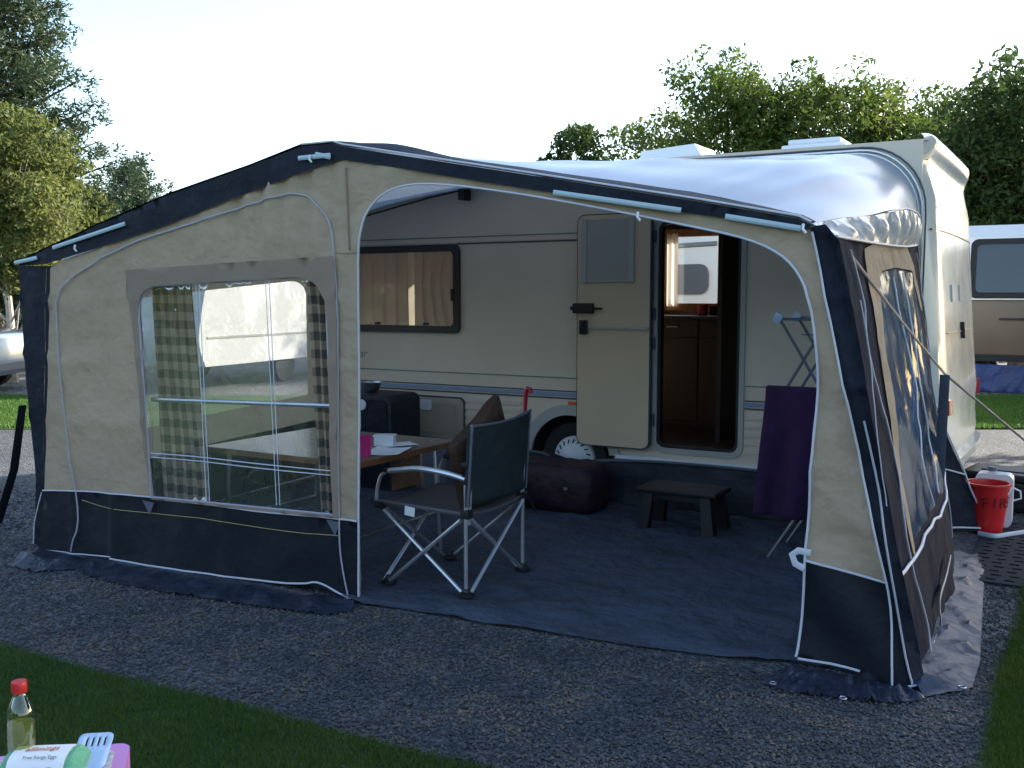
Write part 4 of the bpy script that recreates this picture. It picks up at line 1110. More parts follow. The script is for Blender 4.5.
# ripple band under the roof fan
vs_ = []; fs = []; NA, NB = 120, 8
for i in range(NA + 1):
    a = i / NA; lo = RT0.lerp(RT1, a); hi = ROOF_RIGHT[int(round(a * NS))]
    for j in range(NB + 1):
        q = j / NB; p = lo.lerp(hi, q)
        p.x += .055 * math.sin(math.pi * a) * math.sin(math.pi * (q * .5 + .25)) + .022 * math.sin(math.pi * q) * math.sin(a * 62 + q * 2.6) + .02 * math.sin(math.pi * a) * (1 - q)
        p.z -= .025 * math.sin(math.pi * a) * (1 - q)
        vs_.append(tuple(p))
for i in range(NA):
    for j in range(NB): k = i * (NB + 1) + j; fs.append((k, k + 1, k + NB + 2, k + NB + 1))
c = AMB(); c.add(vs_, fs); c.build('gable_band', mat('pale_grey_pvc', (.46, .46, .47), .25, spec=.6, transl=.1), aw)
c = AMB(); c.tube([vs_[i * (NB + 1)] for i in range(NA + 1)], .007, 6); c.build('piping', M['piping'], aw)
c = AMB(); c.tube([tuple(Vector(vs_[i * (NB + 1) + NB]) + Vector((.004, 0, 0))) for i in range(NA // 3, NA + 1)], .005, 6); c.build('piping', M['piping'], aw)
# tail of the side wall flaring round the caravan's rear corner
ta = Vector((-.99, 7.0, .98)); 
def tail(a, b):
    top = Vector((-1.0 + .06 * a, 7.02 + .05 * a, 1.05 - .1 * a)); bot = Vector((-1.02 + .43 * a, 6.95 + .42 * a, .02))
    p = bot.lerp(top, b); p.x += .02 * n3(a * 4, b * 5, 2); return p
sheet('side_wall_tail', [(0, 0), (1, 0), (1, 1), (0, 1)], lambda a, b: tail(a, b) - AO, M['navy'], aw, .08, (), True)
for pts in ([(0, .44), (.5, .45), (1, .42)], [(0, .03), (.5, .04), (1, .02)], [(1, 0), (1, .3), (1, .6), (1, 1)]):
    c = AMB(); c.tube([tail(p[0], p[1]) + Vector((.01, -.01, 0)) for p in spline(pts, 6)], .006, 6); c.build('piping', M['piping'], aw)
# ground flaps
def flap(name, inner, outer, m, lift=.012, amp=.02, seed=0, tk=.002):
    n = 90; k = 7; vs_ = []; fs = []
    for i in range(n + 1):
        t = i / n; a = Vector(along(inner, t)); b = Vector(along(outer, t))
        for j in range(k + 1):
            q = j / k; p = a.lerp(b, q); ln = min(1, q * 3)
            p.z = a.z * (1 - q) ** 1.5 + ln * lift * (.6 + .5 * math.sin(math.pi * q)) + ln * amp * max(0, n3(t * 16 + seed, q * 2.6, seed)) * (.35 + math.sin(math.pi * q)) + amp * .4 * max(0, n3(t * 50, q * 5, seed)) * (.2 + q)
            vs_.append(tuple(p))
    for i in range(n):
        for j in range(k): s = i * (k + 1) + j; fs.append((s, s + 1, s + k + 2, s + k + 1))
    c = AMB(); c.add(vs_, fs); return c.build(name, m, aw)
inn = [tuple(fpt(p[0], .006, .012)) for p in (botL[0], botL[-1])]
out = [tuple(on_z(*p)) for p in ((8, 566), (35, 573), (75, 570), (100, 581), (180, 596), (260, 608), (325, 616), (352, 612))]
flap('ground_flap', inn, out, M['flap'], .012, .040, 1)
inn = [tuple(fpt(fz(797, 655)[0] - .01, .03, .012)), tuple(fpt(-.62, .008, .012))]
out = [tuple(on_z(*p)) for p in ((762, 684), (785, 694), (840, 700), (885, 706), (925, 702))]
flap('ground_flap', inn, out, M['flap'], .016, .045, 3)
inn = [tuple(rw(a, .02, .0)) for a in (0, .1, .2, .3, .4, .5, .6, .7, .8)]
out = [tuple(on_z(*p)) for p in ((925, 698), (972, 690), (980, 662), (983, 600), (985, 566), (980, 556))]
flap('ground_flap', inn, out, M['apron'], .010, .035, 5)
# eyelets in the flaps
for (px, py) in ((773, 684), (843, 699), (962, 688)):
    p = on_z(px, py, .035); c = AMB(); c.tube([p + Vector((.014 * math.cos(a), .014 * math.sin(a), .004)) for a in [i * .785 for i in range(8)]], .003, 5, close=True); c.build('eyelet', M['steel'], aw)
# loose white tie at the opening, torn tape on the side
x, z = fz(797, 556)
c = AMB(); c.tube([fpt(*fz(812, 552), .02), fpt(*fz(800, 549), .03), fpt(*fz(794, 553), .03), fpt(*fz(797, 562), .03), fpt(*fz(806, 567), .03)], .009, 6, flat=(1.6, .4)); c.build('tie_tape', M['piping'], aw)
c = AMB(); pts = [tuple(rw(a, b, .03)) for a, b in ((.24, .03), (.30, .07), (.40, .10), (.48, .12))]
c.tube(spline(pts, 4), .010, 6, flat=(1.5, .3)); c.build('tie_tape', M['piping'], aw)
# storm strap and guy line
Np = on_v(945, 374, 6.0); G1 = on_v(850, 254, 4.45)
c = AMB(); c.tube([G1, G1.lerp(Np, .5) + Vector((0, 0, -.01)), Np], .010, 6, flat=(1, .35)); c.build('guy_strap', M['strap'], aw)
e = on_v(1024, 441, 6.9); k = Np + (e - Np) * (Np.z / (Np.z - e.z)); k.z = .02
c = AMB(); c.tube([Np, k], .009, 6, flat=(1, .35)); c.build('guy_strap', M['strap'], aw)
b_ = on_z(931, 562, .06)
c = AMB(); c.tube([Np + Vector((0, 0, -.005)), Np.lerp(b_, .5) + Vector((.01, 0, 0)), b_], [.026, .028, .034], 8, flat=(1, .12)); c.build('storm_strap', M['strap'], aw)
for p in (k, b_):
    c = AMB(); c.tube([p + Vector((0, 0, .08)), p + Vector((0, .01, -.1))], .006, 6); c.build('peg', M['steel'], aw)
# left storm strap running out of the picture
a_ = fpt(*fz(26, 392), .03); b_ = on_z(-2, 523, .02)
t0 = fpt(*fz(22, 268), .03)
c = AMB(); c.tube([fpt(*fz(27, 405), .03), on_v(14, 470, fpt(*fz(14, 470)).y + .05), b_], [.024, .027, .030], 8, flat=(.25, 1)); c.build('storm_strap', M['navy'], aw)
c = AMB(); c.tube([tuple(b_ + Vector((0, 0, .08))), tuple(b_ + Vector((.0, 0, -.1)))], .008, 6); c.build('peg', M['whiteplastic'], aw)
# draught skirt under the caravan, with its loose end sagging by the wheel
vs_ = []; fs = []
for i in range(121):
    u = -4.0 + (UR + 4.0) * i / 120
    sagz = .34 - (.05 * math.exp(-((u + 3.5) / .16) ** 2))
    for j in range(7):
        q = j / 6; vs_.append((u, V0 - .075 - .04 * q + .012 * math.sin(u * 17 + q) * q + .02 * n3(u * 3, q * 2, 4), sagz * (1 - q) + .01))
for i in range(120):
    for j in range(6): k = i * 7 + j; fs.append((k, k + 1, k + 8, k + 7))
c = AMB(); c.add(vs_, fs); c.build('draught_skirt', M['bagnavy'], aw)
c = AMB(); c.tube([tuple(Vector(on_v(x_, y_, V0 - .13))) for x_, y_ in spline([(526, 450), (545, 454), (560, 462), (590, 461), (640, 461), (700, 465), (762, 471)], 5)], .010, 6, flat=(1, .6)); c.build('skirt_hem', M['grey'], aw)
# blue woven groundsheet
gs = [tuple(on_z(*p))[:2] for p in ((363, 606), (400, 610), (440, 616), (480, 624), (560, 636), (640, 648), (720, 658), (790, 663))]
gs_out = [(-5.55, 3.92)] + [(-4.6, 3.98), (-3.6, 4.06)] + gs + [(-.98, 4.30), (-.72, 4.32), (-.85, 6.9), (-5.7, 6.95)]
tag(sheet('groundsheet', gs_out, lambda x, y: (x, y, .009 + .018 * max(0, n3(x * 2.2, y * 3.4, 1)) + .010 * max(0, n3(x * 7, y * 9, 1)) + .012 * max(0, 1 - abs(n3(x * 1.6 + 3, y * 2.1, 7)) * 9) + .006 * math.exp(-((y - 5.3 - .1 * x) / .012) ** 2)), M['carpet'], None, .05, (), True),
    'creased blue woven groundsheet covering the gravel under the awning', 'groundsheet')
#@@PROPS
# ------------------------------------------------------------------ things under the awning
# folding armchair, seen from behind
FN, FFa = 4.33, 4.93            # near and far side
UB, UFt = -2.82, -3.34          # back and front
ch = thing('folding_armchair', 'folding armchair with dark teal back, grey seat and crossed aluminium legs standing on the groundsheet', 'chair', ((UB + UFt) / 2, (FN + FFa) / 2, 0))
HO = Vector(ch.location)
class HMB(MB):
    def build(s, name, m, parent=None, smooth=True):
        s.v = [tuple(Vector(q) - HO) for q in s.v]; return MB.build(s, name, m, parent, smooth)
st = .011
def rod(name, pts, r=st, m='alu', parent=ch): c = HMB(); c.tube(pts, r, 8); return c.build(name, M[m], parent)
for v, dv in ((FN, -1), (FFa, 1)):
    rod('back_post', [(UB, v, .03), (UB, v, .66)])
    rod('back_post', [(UB + .005, v + dv * -.022, .40), (UB + .03, v + dv * -.022, .93)])
    rod('leg', [(UB - .02, v - dv * .004, .03), (UFt - .02, v - dv * .004, .425)])
    rod('leg', [(UFt + .02, v + dv * .018, .03), (UB - .02, v + dv * .018, .43)])
    ar = rod('armrest', spline([(UB, v, .645), (UB - .12, v, .665), (UB - .3, v, .675), (UFt + .08, v, .655), (UFt + .02, v, .645)], 4), .016)
    rod('armrest_end', spline([(UFt + .03, v, .645), (UFt - .03, v, .62), (UFt - .06, v, .55), (UFt - .07, v, .475)], 4), .010)
    for (u, z, d) in ((UB, .64, (.05, .04, .05)), (UB, .46, (.05, .05, .05)), (UB, .72, (.045, .045, .03)), (UFt + .01, .645, (.05, .035, .03)), (UFt - .05, .45, (.06, .035, .04))):
        c = HMB(); c.box((u, v - dv * .008, z), d, None, .008); c.build('joint', M['black'], ch)
    for u in (UB, UFt):
        c = HMB(); c.lathe([(0, 0.012), (.045, .012), (.045, .024), (.022, .034), (.016, .05), (0, .05)], (u + (0 if u == UB else .01), v, .012), 14); c.build('foot', M['black'], ch)
rod('leg', [(UB + .004, FN + .02, .43), (UB + .004, FFa - .01, .03)])
rod('leg', [(UB + .018, FN + .01, .03), (UB + .018, FFa - .03, .44)])
rod('leg', [(UFt - .01, FN + .02, .43), (UFt - .01, FFa - .01, .03)])
rod('leg', [(UFt - .024, FN + .01, .03), (UFt - .024, FFa - .03, .44)])
# seat cloth
def grid(fn, nu, nv):
    vs_ = [tuple(fn(i / nu, j / nv)) for i in range(nu + 1) for j in range(nv + 1)]
    return vs_, [(i * (nv + 1) + j, i * (nv + 1) + j + 1, (i + 1) * (nv + 1) + j + 1, (i + 1) * (nv + 1) + j) for i in range(nu) for j in range(nv)]
def seatf(a, b):
    u = UFt - .07 + (UB - UFt + .07) * a; v = FN + (FFa - FN) * b
    return Vector((u, v, .475 - .055 * math.sin(math.pi * b) * (.4 + .6 * math.sin(math.pi * min(1, a * 1.1))) - .015 * a))
c = HMB(); c.add(*grid(seatf, 14, 14)); so_ = c.build('seat', M['chairseat'], ch); md = so_.modifiers.new('thickness', 'SOLIDIFY'); md.thickness = .014
c = HMB(); c.tube([seatf(i / 14, 0) for i in range(15)] + [seatf(1, i / 14) for i in range(1, 15)], .007, 6); c.build('seat_piping', M['grey'], ch)
def backf(a, b):       # a across (v), b up
    v = FN - .012 + (FFa - FN + .024) * a; z = .50 + .435 * b
    dish = .04 * math.sin(math.pi * a) * (1 - .3 * b)
    z += (.012 * a - .012 * math.sin(math.pi * a) - .012 * (1 - a)) * b * b
    return Vector((UB + .012 + .06 * b * .5 + dish + .005 * n3(a * 6, b * 6, 2), v, z))
c = HMB(); c.add(*grid(backf, 20, 16)); so_ = c.build('backrest', M['chairback'], ch); md = so_.modifiers.new('thickness', 'SOLIDIFY'); md.thickness = .022
c = HMB(); c.tube([backf(0, i / 10) + Vector((.008, 0, 0)) for i in range(11)] + [backf(i / 14, 1) + Vector((.004, 0, .004)) for i in range(15)] + [backf(1, 1 - i / 10) for i in range(11)], .008, 6); c.build('backrest_piping', M['grey'], ch)
c = HMB(); a_ = seatf(.40, 0); c.box((a_.x, a_.y - .012, a_.z - .03), (.065, .003, .05), Matrix.Rotation(.1, 3, 'Y')); c.build('care_label', M['paper'], ch, False)
# brown cushion leaning inside the chair
cu = MB()
bm = bmesh.new(); bmesh.ops.create_cube(bm, size=1); bmesh.ops.subdivide_edges(bm, edges=bm.edges[:], cuts=9, use_grid_fill=True)
for v_ in bm.verts:
    x, y, z = v_.co * 2
    f = (1 - abs(y) ** 2.6 * .55) * (1 - abs(z) ** 2.6 * .55)
    v_.co = Vector((x * .085 * f + .012 * n3(y * 2, z * 2, 3), y * .26 * (1 - .08 * (1 - abs(z))), z * .25 * (1 - .10 * (1 - abs(y)))))
bmesh.ops.rotate(bm, cent=(0, 0, 0), matrix=Matrix.Rotation(R(27), 3, 'X') @ Matrix.Rotation(R(6), 3, 'Y'), verts=bm.verts)
me = bpy.data.meshes.new('cushion'); bm.to_mesh(me); bm.free()
o = obj('cushion', me, M['brown'], None, True); o.location = (UB - .135, 4.70, .70)
tag(o, 'brown cushion wedged upright against the backrest of the folding armchair', 'cushion')
# umbrella with a crimson hooked handle behind the chair
um = thing('umbrella', 'crimson hook handled umbrella standing behind the folding armchair', 'umbrella', (-3.28, 6.35, 0))
p0 = on_v(527, 415, 6.5) - Vector(um.location); 
top = on_v(526, 392, 6.5) - Vector(um.location)
c = MB(); c.tube([p0 + Vector((-.07, -.03, -.10)), p0 + Vector((-.02, 0, 0)), top + Vector((0, 0, 0)), top + Vector((.015, 0, .03)), top + Vector((.035, 0, .025)), top + Vector((.045, 0, -.01))], [.014, .014, .018, .019, .019, .017], 8); c.build('handle', M['redhandle'], um, True)
c = MB(); c.tube([(-.22, -.04, .03), p0 + Vector((-.13, -.035, -.30)), p0 + Vector((-.07, -.03, -.10))], [.008, .035, .016], 10); c.build('canopy', M['navy'], um, True)
# table
TU0, TU1, TV0, TV1, TZ = -4.62, -3.44, 4.20, 5.20, .70
tb = thing('camping_table', 'brown edged camping table behind the awning post, with papers and a pink cup', 'table', ((TU0 + TU1) / 2, (TV0 + TV1) / 2, 0))
TO = Vector(tb.location)
class TMB(MB):
    def build(s, name, m, parent=None, smooth=False):
        s.v = [tuple(Vector(q) - TO) for q in s.v]; return MB.build(s, name, m, parent, smooth)
c = TMB(); c.bb((TU0 + .004, TV0 + .004, TZ - .022), (TU1 - .004, TV1 - .004, TZ), .002); c.build('tabletop', M['tabletop'], tb)
for a, b in (((TU1 - .004, TV0, TZ - .034), (TU1 + .008, TV1, TZ - .001)), ((TU0 - .008, TV0, TZ - .034), (TU0 + .004, TV1, TZ - .001)), ((TU0 + .004, TV0, TZ - .034), (TU1 - .004, TV0 + .0035, TZ - .001)), ((TU0 + .004, TV1 - .0035, TZ - .034), (TU1 - .004, TV1, TZ - .001))):
    c = TMB(); c.bb(a, b, .002); c.build('wooden_edge', M['wood'], tb)
for u in (TU0 + .12, TU1 - .12):
    for v in (TV0 + .1, TV1 - .1):
        c = TMB(); c.tube([(u, v, TZ - .03), (u + (.05 if u > -4 else -.05), v, .012)], .013, 8); c.build('leg', M['steel'], tb, True)
    c = TMB(); c.tube([(u + .03 * (1 if u > -4 else -1), TV0 + .1, .25), (u + .03 * (1 if u > -4 else -1), TV1 - .1, .25)], .010, 8); c.build('crossbar', M['steel'], tb, True)
def on_table(px, py): return on_z(px, py, TZ)
p = on_z(365, 456, TZ)
c = MB(); c.lathe([(0, 0), (.034, 0), (.041, .11), (.043, .115), (.040, .115), (.033, .006), (0, .004)], (0, 0, 0), 24); o = c.build('cup', M['pink'], None, True); o.location = (p.x, p.y, TZ + .001)
tag(o, 'magenta pink plastic cup standing on the near edge of the camping table', 'cup')
p = on_z(379, 447, TZ)
c = MB(); c.box((0, 0, .028), (.12, .08, .056), None, .006); c.box((0.0, 0, .062), (.128, .088, .012), None, .004); o = c.build('food_tub', M['whiteplastic']); o.location = (p.x, p.y + .06, TZ + .001); o.rotation_euler.z = .4
tag(o, 'small white lidded tub on the camping table behind the pink cup', 'tub')
for i, (px, py, rz, w_, h_, lab) in enumerate(((388, 452, .35, .21, .30, 'large white sheet of paper lying flat on the camping table beside the white tub'), (399, 446, -.5, .15, .21, 'smaller white sheet of paper lying on the camping table, rightmost of the papers'))):
    p = on_z(px, py, TZ)
    o = sheet('paper_sheet', [(-w_ / 2, -h_ / 2), (w_ / 2, -h_ / 2), (w_ / 2, h_ / 2), (-w_ / 2, h_ / 2)], lambda x, y: (x, y, .003 + .006 * (x / .1) ** 2 + .003 * n3(x * 9, y * 9, 1)), M['paper'], None, .03, (), True, .0008)
    o.location = (p.x, p.y, TZ + .002 + i * .004); o.rotation_euler.z = rz; tag(o, lab, 'paper', group='papers on the camping table')
# navy fabric camping cupboard with a steel bowl on top
x0 = on_v(393, 400, 6.45).x; zt = on_v(380, 399, 6.2).z
cb = thing('camping_cupboard', 'dark navy fabric camping cupboard standing between the table and the caravan', 'cupboard', (x0 - .32, 6.62, 0))
c = MB(); c.prism(rrect(-.32, 0.02, .32, zt, .07, 5, (0, 0, 1, 1)), lambda x, z, d: (x, d, z), -.2, .2); c.build('body', M['bagnavy'], cb)
c = MB(); c.prism(rrect(-.28, 0.06, .28, zt - .04, .06, 5, (0, 0, 1, 1)), lambda x, z, d: (x, d, z), -.208, -.2005); c.build('zipped_front', M['navy'], cb)
q = on_v(361, 405, 6.4); c = MB(); c.lathe([(0, .006), (.04, .006), (.045, 0), (.045, -.004)], (q.x - (x0 - .32), -.212, q.z), 20, 'Y'); c.build('badge', M['whiteplastic'], cb)
bw = on_v(364, 397, 6.5)
c = MB(); c.lathe([(0, 0), (.06, 0), (.085, .03), (.10, .085), (.106, .087), (.097, .082), (.08, .03), (.055, .006), (0, .005)], (0, 0, 0), 28); o = c.build('steel_bowl', M['steel'], None, True); o.location = (bw.x - .02, 6.6, zt + .001)
tag(o, 'shiny steel bowl on top of the navy camping cupboard', 'bowl')
# grey tub under the table end
p = on_v(440, 455, 6.3)
c = MB(); c.lathe([(0, 0), (.13, 0), (.165, .46), (.18, .46), (.18, .475), (.155, .475), (.122, .01), (0, .01)], (0, 0, 0), 4); 
o = c.build('storage_tub', M['grey']); o.location = (p.x + .02, 6.3, .02); o.rotation_euler.z = R(45)
tag(o, 'grey open plastic storage tub on the groundsheet behind the camping table', 'tub')
# burgundy holdall beside the wheel
hb = thing('holdall', 'dark burgundy holdall lying on the groundsheet in front of the caravan wheel', 'bag', (-3.46, 6.62, 0))
bm = bmesh.new(); bmesh.ops.create_cube(bm, size=1); bmesh.ops.subdivide_edges(bm, edges=bm.edges[:], cuts=7, use_grid_fill=True)
for v_ in bm.verts:
    x, y, z = v_.co * 2
    k = (1 - .22 * abs(z) ** 3) * (1 - .12 * abs(x) ** 4); y2 = y * k; x2 = x * (1 - .10 * abs(z) ** 3) * (1 - .1 * abs(y) ** 4)
    v_.co = Vector((x2 * .36 + .012 * n3(x * 2, y * 2, z * 2), y2 * .22 + .012 * n3(z * 3, x * 2, 5), z * .175 + .185 + .018 * n3(x * 2.5, y * 3, 8) * (z > 0)))
me = bpy.data.meshes.new('body'); bm.to_mesh(me); bm.free(); obj('body', me, M['burgundy'], hb, True)
c = MB(); c.tube(spline([(-.30, -.16, .345), (-.1, -.17, .36), (.1, -.17, .355), (.30, -.16, .34)], 4), .006, 6); c.build('zip', M['dark'], hb, True)
c = MB(); c.box((.16, -.222, .20), (.03, .008, .02), None, .003); c.build('buckle', M['steel'], hb)
# step stool
ss = thing('step_stool', 'black plastic step stool below the caravan door', 'stool', (-2.40, 6.42, 0))
c = MB(); c.box((0, 0, .285), (.56, .34, .035), None, .012); c.build('tread', M['black'], ss)
for sx in (-1, 1):
    for sy in (-1, 1):
        c = MB(); c.add([(sx * .20 - .035, sy * .12 - .03, .268), (sx * .20 + .035, sy * .12 - .03, .268), (sx * .20 + .035, sy * .12 + .03, .268), (sx * .20 - .035, sy * .12 + .03, .268),
                         (sx * .235 - .04, sy * .145 - .035, .015), (sx * .235 + .04, sy * .145 - .035, .015), (sx * .235 + .04, sy * .145 + .035, .015), (sx * .235 - .04, sy * .145 + .035, .015)],
                        [(0, 1, 2, 3), (7, 6, 5, 4), (0, 4, 5, 1), (1, 5, 6, 2), (2, 6, 7, 3), (3, 7, 4, 0)]); c.build('leg', M['black'], ss)
for sy in (-1, 1):
    c = MB(); c.prism([(-.20, .267), (.20, .267), (.20, .19), (.12, .225), (-.12, .225), (-.20, .19)], lambda x, z, d: (x, d, z), sy * .125 - .012, sy * .125 + .012); c.build('apron', M['black'], ss)
# clothes airer with purple towel
AV = 5.95
ai = thing('clothes_airer', 'grey folding clothes airer standing just inside the right edge of the awning opening', 'airer', (-1.45, AV, 0))
IO = Vector(ai.location)
class IMB(MB):
    def build(s, name, m, parent=None, smooth=True):
        s.v = [tuple(Vector(q) - IO) for q in s.v]; return MB.build(s, name, m, parent, smooth)
def q_(px, py, v=AV): return on_v(px, py, v)
tl_ = q_(780, 319); 
for dv in (0, .42):
    o_ = Vector((0, dv, 0)); 
    bl_ = q_(768, 543); bl_.z = .015
    rt_ = Vector((tl_.x + .52, AV, tl_.z))
    c = IMB(); c.tube([tl_ + o_, q_(832, 409) + o_], .009, 6); c.build('wing_strut', M['grey'], ai)
    c = IMB(); c.tube([q_(824, 327) + o_, q_(778, 402) + o_], .009, 6); c.build('wing_strut', M['grey'], ai)
    c = IMB(); c.tube([q_(822, 480) + o_, bl_ + o_], .008, 6); c.build('leg', M['steel'], ai)
    c = IMB(); c.tube([q_(785, 395) + o_, Vector((tl_.x + .52, AV, .02)) + o_], .008, 6); c.build('leg', M['grey'], ai)
    c = IMB(); c.tube([tl_ + o_, rt_ + o_], .008, 6); c.build('top_rail', M['grey'], ai)
    c = IMB(); c.box(tuple(tl_ + o_ + Vector((-.012, 0, .005))), (.05, .03, .06), Matrix.Rotation(.5, 3, 'Y'), .008); c.build('corner_joint', M['turner'], ai)
for k in range(1, 7):
    u = tl_.x + .52 * k / 7; c = IMB(); c.tube([(u, AV, tl_.z), (u, AV + .42, tl_.z)], .004, 6); c.build('drying_wire', M['steel'], ai)
for z_ in (.09, .19, .29):
    c = IMB(); c.tube([(tl_.x + .05 + z_ * .9, AV - .004, tl_.z - z_), (tl_.x + .52 - z_ * .3, AV - .004, tl_.z - z_)], .0035, 6); c.build('drying_wire', M['grey'], ai)
zt_ = q_(790, 389).z; zb_ = q_(790, 514).z
c = IMB(); c.tube([(-1.66, AV - .03, zt_ - .012), (-1.16, AV - .03, zt_ - .012)], .008, 6); c.build('towel_rail', M['grey'], ai)
def tow(a, b):
    # a: 0..1 across, b: 0 front hem .. 1 back hem, over the rail
    ln_f = zt_ - zb_; 
    wdt = .62 + .10 * (1 - min(1, b * 2))
    u = -1.70 - .045 * max(0, 1 - b * 1.8) + .53 * a
    d = b * (ln_f * 1.6) 
    ripple = .034 * math.sin(a * 17 + 1 + 1.5 * n3(a * 2, b * 2, 5)) * min(1, abs(d - ln_f) * 2) + .012 * n3(a * 4, b * 5, 3)
    if d < ln_f: return Vector((u, AV - .05 - ripple * 1.0 - .02 * (1 - d / ln_f), zb_ + d - .03 * a * (1 - d / ln_f)))
    k = d - ln_f
    if k < .05: an = k / .05 * math.pi; return Vector((u, AV - .03 - .020 * math.cos(an), zt_ + .012 * math.sin(an)))
    return Vector((u, AV - .008 + ripple * .6, zt_ - (k - .05)))
vs_, fs = grid(tow, 40, 60); me = bpy.data.meshes.new('towel'); me.from_pydata(vs_, [], fs); o = obj('towel', me, M['purple'], None, True)
md = o.modifiers.new('thickness', 'SOLIDIFY'); md.thickness = .008
tag(o, 'dark purple towel draped over the clothes airer', 'towel')

# ------------------------------------------------------------------ outside, right
bk = thing('fire_bucket', 'red fire bucket standing on the mat behind the corner of the awning', 'bucket', (-.60, 7.40, .012))
c = MB(); c.lathe([(0, 0), (.098, 0), (.135, .315), (.148, .317), (.148, .332), (.128, .332), (.092, .012), (0, .010)], (0, 0, 0), 32); c.build('body', M['red'], bk, True)
for i, chh in enumerate('FIRE'):
    a = R(-92 + i * 28); z = .205; r_ = .098 + (.135 - .098) * z / .315 + .0015
    o = text('letter', chh, .105, (r_ * math.cos(a), r_ * math.sin(a), z - .03), (R(97), 0, a + R(90)), M['textred'], bk, 0, .0008)
c = MB(); c.tube([(-.145 * math.cos(t_) , -.10 * math.sin(t_) * .6, .32 - .11 * math.sin(t_)) for t_ in [i * math.pi / 10 for i in range(11)]], .003, 5); c.build('handle', M['steel'], bk, True)
jg = thing('water_jug', 'white plastic water container half hidden behind the red bucket', 'container', (-.545, 7.62, .012))
c = MB(); c.prism(rrect(-.15, 0, .085, .365, .04, 5), lambda x, z, d: (x, d, z), -.07, .07); c.build('body', M['whiteplastic'], jg)
c = MB(); c.tube([(.085, 0, .27), (.13, 0, .25), (.135, 0, .20), (.085, 0, .18)], .006, 6); c.build('handle', M['whiteplastic'], jg, True)
c = MB(); c.lathe([(.0, .0), (.03, 0), (.03, .03), (0, .03)], (-.05, 0, .376), 14); c.build('cap', M['grey'], jg, True)
bx = thing('tool_case', 'black plastic case lying on the gravel behind the bucket', 'case', (-.50, 8.35, .0), -.15)
c = MB(); c.box((0, 0, .12), (.62, .40, .22), None, .03); c.build('base', M['black'], bx)
c = MB(); c.box((0, 0, .262), (.64, .42, .055), None, .02); c.box((0, 0, .293), (.42, .22, .012), None, .005); c.build('lid', M['black'], bx)
c = MB(); c.box((.0, -.211, .20), (.10, .02, .07), None, .006); c.build('catch', M['grey'], bx)
# perforated mat
mv0, mv1, mu0, mu1 = 6.05, 7.75, -.62, -.12
holes = []
for i in range(5):
    for j in range(17):
        hx = mu0 + .06 + i * .095 + .02 * (j % 2); hy = mv0 + .07 + j * .098
        holes.append(rrect(hx - .028, hy - .016, hx + .028, hy + .016, .01, 2))
bm_out = rrect(mu0, mv0, mu1, mv1, .04, 4)
vs2 = list(bm_out); ed = [(i, (i + 1) % len(bm_out)) for i in range(len(bm_out))]
for h in holes: b = len(vs2); vs2 += h; ed += [(b + i, b + (i + 1) % len(h)) for i in range(len(h))]
res = delaunay_2d_cdt([Vector(p) for p in vs2], ed, [], 0, 1e-6)
fs = []
for f in res[2]:
    cx = sum(res[0][i].x for i in f) / len(f); cy = sum(res[0][i].y for i in f) / len(f)
    if inside((cx, cy), bm_out) and not any(abs(cx - (h[0][0] + h[6][0]) / 2) < .03 and abs(cy - (h[0][1] + h[6][1]) / 2) < .03 and inside((cx, cy), h) for h in holes): fs.append(tuple(f))
me = bpy.data.meshes.new('ground_mat'); me.from_pydata([(p.x, p.y, .014) for p in res[0]], [], fs)
bm = bmesh.new(); bm.from_mesh(me); bmesh.ops.recalc_face_normals(bm, faces=bm.faces); bm.to_mesh(me); bm.free()
o = obj('ground_mat', me, M['soft']); md = o.modifiers.new('thickness', 'SOLIDIFY'); md.thickness = .012
tag(o, 'grey perforated plastic mat on the gravel below the red bucket', 'mat')
c = MB(); pts = [on_z(x_, y_, .03) for x_, y_ in spline([(978, 533), (995, 536), (1010, 534), (1030, 531)], 4)]; c.tube(pts, .010, 6, flat=(1.5, .4)); o = c.build('white_tape', M['piping'], None, True)
tag(o, 'white webbing tape lying across the perforated mat', 'tape')

# camper van beyond the caravan
VV = 18.6
va = thing('camper_van', 'brown and white high roofed camper van parked on the access road beyond the caravan', 'van', (.3, VV + .9, 0))
XO = Vector(va.location)
class XMB(MB):
    def build(s, name, m, parent=None, smooth=False):
        s.v = [tuple(Vector(q) - XO) for q in s.v]; return MB.build(s, name, m, parent, smooth)
prof_ = lambda z: .03 * math.sin(min(1, max(0, (z - .4) / 1.6)) * math.pi) - .10 * max(0, (z - 1.5)) ** 1.5
u0, u1 = -2.5, 2.7
def van_body(z0, z1, name, m, n=8, r=.16):
    c = XMB(); rings = []
    for k in range(n + 1):
        z = z0 + (z1 - z0) * k / n; w_ = .88 + prof_(z)
        e = max(0, (z - (2.60 - .0)) / .2)
        w2 = w_ * (1 - .25 * e); l_ = .0 + .15 * e
        rings.append([(p[0], VV + .9 + p[1], z) for p in rrect(u0 + l_, -w2, u1 - l_, w2, r, 4)])
    nn = len(rings[0]); vs_ = [q for rr in rings for q in rr]
    fs = [(i * nn + k, i * nn + (k + 1) % nn, (i + 1) * nn + (k + 1) % nn, (i + 1) * nn + k) for i in range(n) for k in range(nn)]
    fs += [tuple(range(nn)), tuple(n * nn + k for k in range(nn))]
    c.add(vs_, fs); return c.build(name, m, va, True)
van_body(.62, 1.53, 'lower_body', M['vanbrown']); van_body(1.531, 2.60, 'upper_body', M['vanwhite']); van_body(2.601, 2.80, 'raised_roof', M['vanwhite'], 5)
van_body(.50, .619, 'sill', M['rubber'], 2)
def vy(z): return VV + .9 - (.88 + prof_(z))
